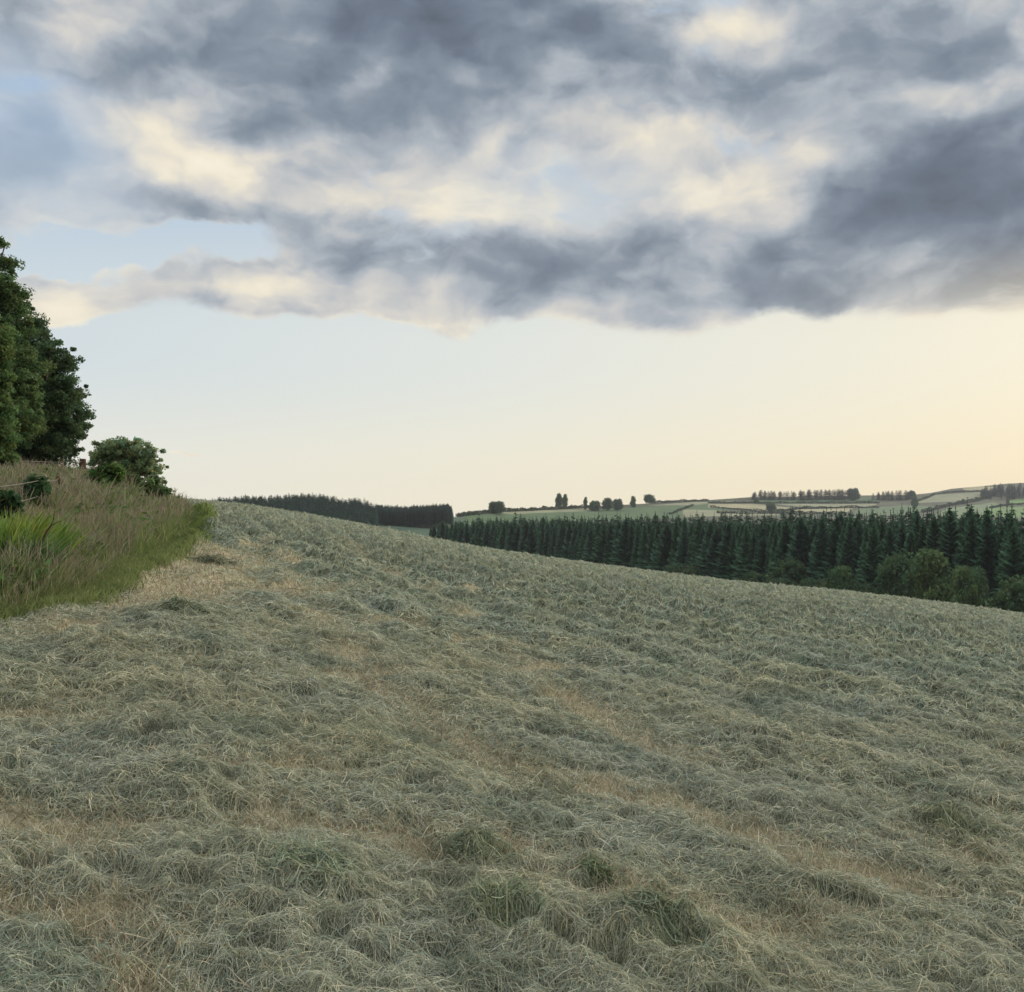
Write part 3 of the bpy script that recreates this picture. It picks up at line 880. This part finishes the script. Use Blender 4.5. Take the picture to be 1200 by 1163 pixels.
# ferns: upright yellow-green fronds
def fern(u, vtop, y, rad, n, label, col):
    x0 = at(u, 600, y)[0]; z0 = gz(x0, y); h = at(u, vtop, y)[2] - z0
    k = 6; t = np.linspace(0, 1, k)
    a = RNG.uniform(0, 2 * np.pi, n); r = rad * np.sqrt(RNG.uniform(0, 1, n))
    b = np.stack([r * np.cos(a), r * np.sin(a) * .8, np.full(n, -.05)], -1)
    hh = h * RNG.uniform(.6, 1.08, n) * (1 - .25 * (r / rad) ** 2)
    ln = (RNG.uniform(.1, .55, n) * hh)[:, None]; a2 = a + RNG.normal(0, .7, n)
    P = b[:, None] + np.stack([np.cos(a2)[:, None] * ln * t ** 2, np.sin(a2)[:, None] * ln * t ** 2, hh[:, None] * (t - .12 * t ** 3)], -1)
    an = RNG.uniform(0, 6.28, n)
    S = np.stack([np.cos(an), np.sin(an), np.zeros(n)], -1)
    W = RNG.uniform(.011, .022, n)[:, None] * np.array([.25, .7, 1, .85, .5, .08])[None]
    c = np.array(col) * RNG.uniform(.6, 1.35, (n, 1)) * np.stack([RNG.uniform(.75, 1.25, n), np.ones(n), RNG.uniform(.6, 1.1, n)], -1)
    v, q, cc = ribbons(P, S, W, np.repeat(c[:, None], k, 1))
    o = link('fern', np_mesh('fern', v, q, cc, [M_LEAF]), loc=(x0, y, z0)); tag(o, label, 'fern', 'ferns growing on the bank')


fern(12, 579, 12.0, .36, 460, 'yellow-green fern with tall upright fronds at the left edge of the bank', s2l(118, 134, 66))
fern(42, 584, 12.8, .34, 460, 'bright green fern on the bank, directly right of the yellow-green fern', s2l(100, 126, 60))
fern(-14, 586, 11.5, .36, 300, 'fern half outside the picture, left of the yellow-green fern', s2l(112, 132, 64))
fern(33, 604, 11.6, .28, 360, 'low darker bluish green fern in front of the bright green fern', s2l(84, 108, 72))


# ------------------------------------------------------------------ tall rough grass on the bank (stuff)
def bank_grass(n, y0, y1, smin, smax_, hmean, heads):
    y = y0 * (y1 / y0) ** RNG.uniform(0, 1, n)
    s = RNG.uniform(smin, smax_, n)
    x = np.interp(y, _fy, _fx) - s
    s = bank_s(x, y)
    tus = noise2(x * 2.6, y * 2.0, 221)
    ok = (s > .05) & (x / y > -.62) & (RNG.uniform(0, 1, n) < .35 + .65 * sstep(tus, -.35, .15))
    x, y, s, tus = x[ok], y[ok], s[ok], tus[ok]; n = len(x)
    k = 6; t = np.linspace(0, 1, k)
    pat = fbm(x * .7, y * .45, 3, 201); pat2 = fbm(x * .35, y * .2, 2, 211)
    h = hmean * RNG.uniform(.55, 1.2, n) * (.55 + .45 * sstep(s, .0, .5)) * (1 + .55 * pat) * (1 + .4 * tus) * np.where(y > 24, .9, 1.0)
    a = RNG.normal(-.3, 1.9, n); ln = np.abs(RNG.normal(.26, .26, n)) * h
    z = field_z(x, y, False)
    P = np.stack([x, y, z - .03], -1)[:, None] + np.stack([np.cos(a)[:, None] * ln[:, None] * t ** 2, np.sin(a)[:, None] * ln[:, None] * t ** 2, h[:, None] * (t - .10 * t ** 3)], -1)
    an = RNG.uniform(0, 6.28, n)
    S = np.stack([np.cos(an), np.sin(an), np.zeros(n)], -1)
    w = np.maximum(.0022, .00033 * y) * RNG.uniform(.7, 1.4, n)
    green = np.array(s2l(106, 120, 70)); dull = np.array(s2l(128, 124, 92)); straw = np.array(s2l(158, 146, 108))
    m = RNG.uniform(0, 1, n)[:, None]
    edge = (1 - sstep(s, .4, 2.2))[:, None]
    c = np.where(m < .52 + .34 * edge + .3 * pat[:, None], green, np.where(m < .85, dull, straw)) * RNG.uniform(.65, 1.3, (n, 1))
    c = c * (1 + .25 * pat2[:, None])
    cv = np.repeat(c[:, None], k, 1)
    if heads:
        prof = np.array([.6, .6, .5, .4, 1.1, .3])
        hc = np.where(RNG.uniform(0, 1, (n, 1)) < .35 + .5 * sstep(pat2, -.2, .4)[:, None], s2l(142, 122, 112), s2l(142, 142, 112)) * RNG.uniform(.7, 1.2, (n, 1))
        cv[:, 4] = hc; cv[:, 5] = hc; cv[:, 3] = (c + hc) / 2
    else:
        prof = np.array([.9, 1.1, 1.1, .9, .6, .1])
    return ribbons(P, S, w[:, None] * prof[None], cv)


gp = [bank_grass(110000, 7.2, 16, .05, 7, .42, False), bank_grass(110000, 16, 46, .05, 10, .54, False),
      bank_grass(36000, 7.2, 18, .15, 7, .54, True), bank_grass(26000, 18, 48, .3, 10, .68, True)]


def verge(n):
    y = 7.5 * (40 / 7.5) ** (RNG.uniform(0, 1, n) ** .6); s = RNG.normal(.0, .14, n) * np.where(y > 15, 1.6, 1)
    y = np.asarray(y); x = np.interp(y, _fy, _fx) - s
    k = 4; t = np.linspace(0, 1, k)
    h = RNG.uniform(.06, .18, n) * (1 + .4 * sstep(s, 0, .6)); a = RNG.uniform(0, 6.28, n); ln = np.abs(RNG.normal(.5, .3, n)) * h
    z = field_z(x, y)
    P = np.stack([x, y, z - .01], -1)[:, None] + np.stack([np.cos(a)[:, None] * ln[:, None] * t ** 2, np.sin(a)[:, None] * ln[:, None] * t ** 2, h[:, None] * t], -1)
    an = RNG.uniform(0, 6.28, n); S = np.stack([np.cos(an), np.sin(an), np.zeros(n)], -1)
    w = np.maximum(.0035, .0006 * y) * RNG.uniform(.7, 1.4, n)
    far = sstep(y, 16, 26)[:, None]
    c = (np.array(s2l(118, 128, 78)) * (1 - far) + np.array(s2l(124, 138, 78)) * far) * RNG.uniform(.65, 1.25, (n, 1))
    return ribbons(P, S, w[:, None] * np.array([.8, 1, .8, .1])[None], np.repeat(c[:, None], k, 1))


gp.append(verge(45000))


def weeds(n):
    """broad-leaved weeds growing through the grass in drifts"""
    y = 7.5 * (40 / 7.5) ** RNG.uniform(0, 1, n); s = RNG.uniform(.3, 8, n)
    x = np.interp(y, _fy, _fx) - s
    ok = fbm(x * 1.1, y * .8, 2, 231) > .16
    x, y = x[ok], y[ok]; n = len(x)
    z = field_z(x, y, False) + RNG.uniform(.05, 1, n) ** .8 * (.42 + .3 * fbm(x * 1.7, y * 1.7, 2, 241)) * np.where(y > 18, 1.2, 1)
    c = np.array(s2l(86, 112, 62)) * RNG.uniform(.55, 1.3, (n, 1)) * np.stack([RNG.uniform(.8, 1.25, n), np.ones(n), RNG.uniform(.7, 1.1, n)], -1)
    return leaf_quads(np.stack([x, y, z], -1), .028 + .0012 * y.mean(), c, up=.6)


gp.append(weeds(90000))
V, Q, Cc = join(gp)
tag(link('grass', np_mesh('grass', V, Q, Cc, [M_GRASS])), kind='stuff')

# ------------------------------------------------------------------ old wire fence along the bank
fr = empty('wire_fence', (at(53, 600, 19)[0], 19, gz(at(53, 600, 19)[0], 19)))
tag(fr, 'old post and wire fence sunk in the tall grass along the bank', 'fence')
fposts = []
for u, v, y, lean, mat, r in [(-30, 566, 14.5, 0, M_WOOD, .05), (52, 557, 19.5, .02, M_WOOD, .05), (68, 558, 23, -.10, M_DARKWOOD, .045), (21, 538, 33, 0, M_WOOD, .06), (27, 545, 36, 0, M_WOOD, .05), (97, 538, 40, .0, M_DARKWOOD, .14)]:
    top = at(u, v, y); g = gz(top[0], y)
    p0 = np.array([top[0] - lean * 3, y, g - .2])
    pv, pq = tubes([(np.array([p0, (p0 * 2 + top) / 3, (p0 + top * 2) / 3, top - [0, 0, .02], top, top + [0, 0, .004]]) - np.array(fr.location), [r, r * .98, r * .96, r * .95, r * .8, .004])], 8)
    link('post', np_mesh('post', pv, pq, None, [mat], smooth=True), fr); fposts.append(top)
for h in (.08, .38):
    order = [0, 1, 2]
    pts = []
    for a, b in zip(order[:-1], order[1:]):
        for t in np.linspace(0, 1, 8, endpoint=False):
            p = fposts[a] * (1 - t) + fposts[b] * t; pts.append(p - [0, 0, h + .12 * t * (1 - t)])
    pts.append(fposts[2] - [0, 0, h])
    wv, wq = tubes([(np.array(pts) - np.array(fr.location), [.006] * len(pts))], 5)
    link('wire', np_mesh('wire', wv, wq, None, [M_WIRE]), fr)
pts = [fposts[3] - [0, 0, .06], (fposts[3] + fposts[5]) / 2 - [0, 0, .12], fposts[5] - [0, 0, .1]]
wv, wq = tubes([(np.array(pts) - np.array(fr.location), [.008] * 3)], 5)
link('wire', np_mesh('wire', wv, wq, None, [M_WIRE]), fr)

# a bent dead stem in the bank
b0 = at(50, 630, 11.5); pth = [at(u, v, 11.5) - b0 for u, v in [(49, 634), (54, 624), (60, 616), (63, 608), (64, 598)]]
b0z = b0
sv, sq = tubes([(np.array(pth), [.012, .012, .010, .008, .004]), (np.array([pth[2], pth[2] + [.05, 0, .03], pth[2] + [.11, 0, .05]]), [.006, .005, .003])], 6)
tag(link('dead_branch', np_mesh('dead_branch', sv, sq, None, [M_DARKWOOD], smooth=True), loc=tuple(b0)), 'bent brown dead stem sticking out of the bank grass right of the ferns', 'branch')
# ------------------------------------------------------------------ conifers
def conifer_mesh(seed, h, r, whorls=36, per=13, base_bare=.03, col=s2l(70, 100, 74), wide=1.0):
    rng = np.random.default_rng(seed)
    V, Q, Cc = [], [], []
    n = 0
    for i in range(whorls):
        f = i / (whorls - 1)
        zz = h * (base_bare + (1 - base_bare) * f ** .84 * .97)
        rr = r * (1 - f) ** .80 * (.75 + .25 * min(1, (f + .05) * 8)) + h * .008
        for b in range(per):
            a = 2 * np.pi * (b + rng.uniform(-.4, .4)) / per + i * 1.9
            L = rr * rng.uniform(.65, 1.2)
            d = np.array([math.cos(a), math.sin(a), 0]); sd = np.array([-d[1], d[0], 0])
            droop = -.30 * L * (1 - f) + .25 * L * f
            o = np.array([0, 0, zz + rng.uniform(-.025, .025) * h])
            for ang, ll, ww in ((0, 1, .30), (.55, .7, .22), (-.55, .7, .22)):
                dd = d * math.cos(ang) + sd * math.sin(ang); ss = np.cross(dd, [0, 0, 1])
                l = L * ll; w = l * ww * wide * (1 + 1.3 * f * f)
                mid = o + dd * l * .55 + np.array([0, 0, droop * .35])
                tip = o + dd * l + np.array([0, 0, droop + .08 * l])
                hang = np.array([0, 0, -(.16 + .35 * f * f) * l])
                V += [o, mid + ss * w + hang, tip, mid - ss * w + hang, mid + [0, 0, .04 * l]]
                Q += [(n, n + 1, n + 2, n + 4), (n, n + 4, n + 2, n + 3)]; n += 5
                t = rng.uniform(.6, 1.4)
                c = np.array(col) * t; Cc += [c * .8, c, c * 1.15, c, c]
    # leader
    V += [np.array([0, 0, h * .94]) + v for v in ([.005 * h, 0, 0], [0, .005 * h, 0], [-.005 * h, -.003 * h, 0])] + [np.array([0, 0, h * 1.0])]
    Q2 = [(n, n + 1, n + 3), (n + 1, n + 2, n + 3), (n + 2, n, n + 3)]
    Cc += [np.array(col)] * 4; n += 4
    # trunk
    tv, tq = tubes([(np.array([[0, 0, -.02 * h], [0, 0, h * .5], [0, 0, h * .96]]), [h * .012, h * .008, h * .0015])], 6)
    V = np.concatenate([np.array(V), tv]); Q = np.concatenate([np.array(Q), tq + n]); Cc = np.concatenate([np.array(Cc), np.repeat([s2l(70, 60, 50)], len(tv), 0)])
    return V, Q, Cc, Q2


def conifer_data(seed, h, r, **k):
    V, Q, Cc, T = conifer_mesh(seed, h, r, **k)
    return np_mesh('conifer_tree', V, Q, Cc, [M_NEEDLE], T=np.array(T))


CON = [conifer_data(100 + i, 1.0 * hh, rr, wide=.9) for i, (hh, rr) in enumerate([(21, 4.9), (22, 4.5), (20, 5.2), (23, 4.6), (21, 4.3), (19, 4.9)])]
CONH = [21, 22, 20, 23, 21, 19]

# front edge of the plantation (photo column -> distance), treetop row in the photo
_pu = np.array([430, 505, 560, 700, 860, 1000, 1200, 1330])
_py = np.array([470, 452, 425, 350, 285, 240, 200, 185])
_pt = np.array([612, 611, 610, 609, 607, 603, 600, 598])


def plantation_spots():
    front, rest = [], []
    line = []
    uu = np.linspace(505, 1290, 3000)
    yy = np.interp(uu, _pu, _py); xx = tan_u(uu) * yy
    seg = np.concatenate([[0], np.cumsum(np.hypot(np.diff(xx), np.diff(yy)))])
    n = int(seg[-1] / 3.1)
    nx = np.gradient(yy); ny = -np.gradient(xx); ln = np.hypot(nx, ny)
    nx, ny = nx / ln, ny / ln
    if ny.mean() < 0: nx, ny = -nx, -ny
    for row in range(12):
        for i in range(n):
            s = (i + .5 * (row % 2)) * 3.1 + RNG.normal(0, .7)
            k = min(int(np.searchsorted(seg, s)), len(uu) - 1)
            d = row * 3.0 + RNG.normal(0, .6)
            (front if row < 3 else rest).append((xx[k] + nx[k] * d, yy[k] + ny[k] * d, row))
    return front, rest


front, rest = plantation_spots()


def top_h(x, y, row):
    """tree height that puts the plantation's top where the photograph has it"""
    u = U0 + F * x / y
    zt = EYE + tan_v(np.interp(u, _pu, _pt)) * np.interp(u, _pu, _py)
    return zt + 20.0 + .12 * row


front.sort(key=lambda p: p[1])
n_ind = 0
for i, (x, y, row) in enumerate(front):
    u = U0 + F * x / y
    if len(front) > 0 and (u > 1240 or u < 500): continue
    if n_ind >= 285:
        rest.append((x, y, row)); continue
    v = int(RNG.integers(0, len(CON)))
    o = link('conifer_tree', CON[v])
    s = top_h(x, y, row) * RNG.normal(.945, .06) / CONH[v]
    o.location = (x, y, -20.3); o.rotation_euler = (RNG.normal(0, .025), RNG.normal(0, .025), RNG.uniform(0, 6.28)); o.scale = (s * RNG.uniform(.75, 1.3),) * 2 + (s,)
    tag(o, 'dark green spruce packed into the dense plantation below the hay field', 'conifer', 'plantation conifers below the hay field')
    n_ind += 1
print('conifers', n_ind, 'rest', len(rest))

SMALL = [conifer_mesh(200 + i, 1.0, rr, whorls=13, per=6, col=s2l(62, 84, 68), wide=1.7) for i, rr in enumerate((.16, .14, .19, .15))]


def mass(name, spots, wide=1.0, tint=(1, 1, 1)):
    """many trees as one mass: spots (x, y, z, height)"""
    V, Q, T, Cc, b = [], [], [], [], 0
    for i, (x, y, z, h) in enumerate(spots):
        v, q, c, t = SMALL[i % len(SMALL)]
        a = RNG.uniform(0, 6.28); R = np.array([[math.cos(a), -math.sin(a), 0], [math.sin(a), math.cos(a), 0], [0, 0, 1]])
        vv = (v * np.array([h * wide * RNG.uniform(.8, 1.2)] * 2 + [h])) @ R.T
        V.append(vv + [x, y, z]); Q.append(q + b); T.append(np.array(t) + b); Cc.append(c * RNG.uniform(.75, 1.25) * np.array(tint)); b += len(v)
    me = np_mesh(name, np.concatenate(V), np.concatenate(Q), np.concatenate(Cc), [M_NEEDLE], T=np.concatenate(T))
    return tag(link(name, me), kind='stuff')


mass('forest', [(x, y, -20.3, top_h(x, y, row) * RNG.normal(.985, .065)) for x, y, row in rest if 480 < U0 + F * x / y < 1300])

# the far plantation on the ridge to the left
_lu = np.array([225, 250, 285, 310, 340, 370, 392, 398, 425, 440, 470, 500, 525, 531])
_lv = np.array([588, 583, 579, 580, 578, 577, 580, 583, 583, 590, 593, 591, 589.5, 594])
sp = []
for i in range(2600):
    u = RNG.uniform(225, 529); f = RNG.uniform(0, 1)
    ylim = 700 if u > 440 else 640
    yv = ylim - f * (150 if u < 440 else 40)
    vt = np.interp(u, _lu, _lv) + f * (26 if u < 440 else 6) + RNG.normal(0, .8)
    h = RNG.uniform(11, 15) if u < 440 else RNG.uniform(8.5, 11)
    p = at(u, vt, yv)
    sp.append((p[0], yv, p[2] - h, h))
mass('woods', sp, 1.5, (.95, .98, 1.05))

# ------------------------------------------------------------------ broadleaf trees at the foot of the plantation
BL = {}


def broad_proto(kind, seed, col, shape):
    v, q, c, cc = crown(shape, 170, 100, .15, .034, col, seed, .45, .2)
    tv, tq = tubes(limb_paths((0, 0, -.1), (0, 0, .75), cc, 22, .04, np.random.default_rng(seed)), 5)
    BL[kind] = (np_mesh('crown', v, q, c, [M_LEAF]), np_mesh('trunk', tv, tq, None, [M_BARK], smooth=True))


broad_proto('a', 301, s2l(82, 104, 70), [(0, 0, .55, .42, .42, .38), (.18, .05, .45, .30, .3, .3), (-.2, 0, .42, .28, .3, .28), (.05, 0, .78, .24, .24, .2)])
broad_proto('b', 302, s2l(90, 112, 72), [(0, 0, .52, .36, .36, .42), (.12, 0, .36, .34, .3, .28), (-.16, 0, .4, .3, .3, .3), (-.05, 0, .8, .2, .2, .18)])
broad_proto('c', 303, s2l(80, 100, 70), [(0, 0, .45, .5, .45, .36), (.25, 0, .38, .3, .3, .28), (-.25, 0, .36, .3, .3, .28)])


def broad(name, cat, kind, base, h, w, label, group=None, rot=None):
    r = empty(name, base); tag(r, label, cat, group)
    r.rotation_euler.z = RNG.uniform(0, 6.28) if rot is None else rot
    r.scale = (w, w, h)
    for nm, me in zip(('crown', 'trunk'), BL[kind]): link(nm, me, r)
    return r


VG = 'broadleaf trees along the foot of the plantation'
for u, vt, dy, hh, ww, k, lab in [
    (1093, 648, -22, None, 58, 'b', 'tallest and brightest broadleaf tree at the foot of the dark plantation'),
    (1054, 651, -20, None, 48, 'a', 'broadleaf tree touching the left side of the tallest bright one below the plantation'),
    (1137, 652, -12, None, 42, 'c', 'broadleaf tree behind the right shoulder of the tallest bright one'),
    (1133, 668, -28, None, 36, 'b', 'low olive broadleaf tree just right of the tallest bright one'),
    (1190, 678, -30, None, 50, 'a', 'broadleaf tree half cut off by the right edge, just beyond the field edge'),
    (984, 666, -24, None, 34, 'b', 'small rounded light green tree alone in front of the plantation, a gap on its right'),
    (956, 671, -22, None, 36, 'c', 'low bushy tree touching the left side of the small rounded tree'),
    (916, 672, -20, None, 34, 'c', 'low dull green bushy tree, second left of the small rounded tree'),
    (880, 671, -16, None, 34, 'a', 'broad low bush between the dull green tree and the leftmost bush by the field edge'),
    (925, 655, -10, None, 40, 'a', 'dark broadleaf tree standing higher, behind the low bushy trees'),
    (800, 655, -14, None, 40, 'c', 'leftmost broadleaf bush in front of the plantation, barely showing above the field edge'),
    (1010, 676, -20, None, 30, 'c', 'low dark bush to the right of the small rounded light green tree')]:
    y = float(np.interp(u, _pu, _py)) + dy; p = at(u, vt, y); z = -20.4
    y_ = y
    h = p[2] - z
    broad('broadleaf_tree', 'tree', k, (p[0], y_, z), h, max(ww * y / F * 1.15, 2), lab, VG)

# ------------------------------------------------------------------ trees and hedges on the far hills
def hill_base(u, v):
    x, y = px2hill(u, v)
    return float(x), float(y), float(hill_z(np.array([x]), np.array([y]))[0])


HG = 'lone trees on the far hill'
for u, vb, vt, w, k, lab in [
    (582, 602.5, 585, 21, 'c', 'rounded dark tree clump on the far skyline, leftmost one of the far hill'),
    (655, 596.5, 578.5, 8.5, 'a', 'slim tall tree of the close skyline pair, the left one'),
    (662, 596.5, 580, 8, 'b', 'slim tall tree of the close skyline pair, the right one'),
    (686, 597.5, 583.5, 6, 'b', 'narrow pointed tree at the left end of the far hillside copse'),
    (697, 599, 585, 15, 'c', 'wide tree in the left half of the far hillside copse'),
    (712, 599, 584, 14, 'a', 'wide tree in the middle of the far hillside copse, light gaps under it'),
    (724, 598.5, 582.5, 13, 'c', 'wide tree at the right end of the far hillside copse'),
    (742, 595, 582.5, 8, 'b', 'small narrow round-headed tree between the copse and the round skyline tree'),
    (761, 590, 577.5, 12, 'c', 'big round tree standing on the skyline right of the hillside copse'),
    (903.5, 600, 588, 13, 'c', 'dark round tree in the pale mown field of the far hill'),
    (886.5, 590.5, 584, 6, 'a', 'small dark tree on the hedge above the pale mown field'),
    (1072, 595.5, 582, 9, 'b', 'tall ragged dark tree below the right end of the ridge wood'),
    (1129, 591, 585, 5, 'a', 'small dark bush-like tree on the hedge of the right-hand hill'),
    (1181, 590.5, 584.5, 5, 'b', 'small dark tree beside the bright green field on the right-hand hill')]:
    x, y, z = hill_base(u, vb)
    s = y / F
    r = broad('hill_tree', 'tree', k, (x, y, z - .3), (vb - vt) * s * 1.0 + .6, w * s * .95, lab, HG)

# the ridge wood: single conifers in a line along the skyline
RW = 'conifers of the ridge wood on the far skyline'
SMALLM = [np_mesh('ridge_conifer', v, q, c, [M_NEEDLE], T=np.array(t)) for v, q, c, t in SMALL]
uu = np.concatenate([np.linspace(880, 996, 52), np.linspace(1025, 1064, 18)])
for u in uu:
    u = u + RNG.normal(0, .8); vb = 585.5 if u < 1000 else 586
    vt = np.interp(u, [880, 890, 915, 940, 996, 1000, 1025, 1030, 1064], [578, 575, 576, 574.5, 573, 575, 579, 576, 574.5]) + RNG.normal(0, .7)
    x, y, z = hill_base(u, vb); s = y / F
    o = link('ridge_conifer', SMALLM[int(RNG.integers(0, 4))], loc=(x, y + RNG.uniform(-15, 15), z - .5))
    h = (vb - vt) * s + .5; o.scale = (h * 2.6, h * 2.6, h); o.rotation_euler.z = RNG.uniform(0, 6.28)
    tag(o, 'dark conifer in the long wood on the far ridge' if u < 1010 else 'dark conifer in the short wood on the far ridge, right of the long wood', 'conifer', RW if u < 1010 else 'conifers of the short ridge wood')
for u, vb, vt, w, lab in [(1000, 587, 569.5, 15, 'tall round broadleaf tree closing the right end of the long ridge wood'), (1068, 585.5, 573, 9, 'taller dark tree closing the right end of the short ridge wood')]:
    x, y, z = hill_base(u, vb); s = y / F
    broad('hill_tree', 'tree', 'c', (x, y, z - .5), (vb - vt) * s + .5, w * s, lab, HG)
sp = []
for i in range(150):
    u = RNG.uniform(1150, 1225); vb = RNG.uniform(574, 586)
    lim = np.interp(u, [1150, 1165, 1180, 1200, 1225], [579, 575, 571, 573, 572])
    if vb < lim: continue
    x, y, z = hill_base(u, vb); sp.append((x, y, z - .5, RNG.uniform(9, 15)))
mass('copse', sp, 1.8)


def hedge(label, pts, h=2.8, n_per=1.2, seed=0):
    rng = np.random.default_rng(900 + seed)
    P = np.array([hill_base(u, v) for u, v in pts]); o = P[0]
    seg = np.linalg.norm(np.diff(P, axis=0), axis=1); L = seg.sum(); n = int(L * n_per) + 8
    s = rng.uniform(0, L, n * 9); cs = np.concatenate([[0], np.cumsum(seg)])
    q = np.stack([np.interp(s, cs, P[:, k]) for k in range(3)], -1)
    q[:, 2] = hill_z(q[:, 0], q[:, 1])
    bump = 1 + .6 * noise2(s * .06, s * 0 + seed * 3.1, 7)
    q += np.stack([rng.normal(0, .8, len(s)), rng.normal(0, .8, len(s)), rng.uniform(0, 1, len(s)) * h * bump], -1)
    c = np.array(s2l(60, 72, 52)) * rng.uniform(.6, 1.3, (len(s), 1))
    v, f, cc = leaf_quads(q - o, .85, c, rng=rng)
    tag(link('hedge', np_mesh('hedge', v, f, cc, [M_LEAF]), loc=tuple(o)), label, 'hedge', 'field hedges on the far hill')


for k, (lab, pts) in enumerate([
    ('dark hedge climbing the left end of the far hill skyline towards the rounded tree clump', [(536, 605), (560, 602), (575, 600.8)]),
    ('long low hedge along the skyline between the rounded tree clump and the slim pair', [(592, 600.2), (640, 597.6), (668, 596), (690, 595)]),
    ('hedge along the skyline to the right of the round skyline tree', [(765, 590), (800, 588.4), (830, 587.3)]),
    ('hedge dividing the green pasture from the pale fields, running down towards the plantation', [(812, 592.6), (795, 599), (785, 603)]),
    ('hedge under the ridge wood, above the pale mown fields', [(830, 590.2), (880, 590), (960, 590.3), (1030, 590)]),
    ('hedge between the upper and lower pale mown fields, left of the dark round tree', [(832, 595), (870, 598), (898, 600)]),
    ('hedge between the pale mown fields, right of the dark round tree', [(910, 599.8), (945, 596.2), (1000, 595.8), (1030, 595.6)]),
    ('hedge along the bottom of the pale mown fields, above the plantation tops', [(840, 601.5), (900, 602.5), (990, 602.5)]),
    ('thick hedge winding up the right-hand hill to its wood', [(1080, 601), (1110, 594), (1145, 588), (1160, 583), (1168, 578)]),
    ('hedge crossing the right-hand hill below the tan patch', [(1068, 590.5), (1095, 580), (1125, 577), (1150, 576.5)]),
    ('hedge around the bright green field at the right edge', [(1160, 596), (1182, 592.5), (1215, 591.5)])]):
    hedge(lab, pts, seed=k, h={8: 5, 3: 1.6}.get(k, 2.8))

# ------------------------------------------------------------------ evening haze
HAZE = 0.00009
hz = bpy.data.materials.new('haze'); N, L = nodes_of(hz)
N.remove(N['Principled BSDF']); pv = N.new('ShaderNodeVolumePrincipled')
pv.inputs['Color'].default_value = (*s2l(240, 244, 250), 1); pv.inputs['Density'].default_value = HAZE; pv.inputs['Anisotropy'].default_value = 0.0
L.new(pv.outputs[0], N['Material Output'].inputs['Volume'])
x0, x1, y0, y1, z0, z1 = -2680, 2680, -2680, 2680, -46.5, 100
hv = [(a, b, c) for c in (z0, z1) for a, b in ((x0, y0), (x1, y0), (x1, y1), (x0, y1))]
hq = [(0, 3, 2, 1), (4, 5, 6, 7), (0, 1, 5, 4), (1, 2, 6, 5), (2, 3, 7, 6), (3, 0, 4, 7)]
tag(link('haze', np_mesh('haze', hv, hq, None, [hz])), kind='stuff')
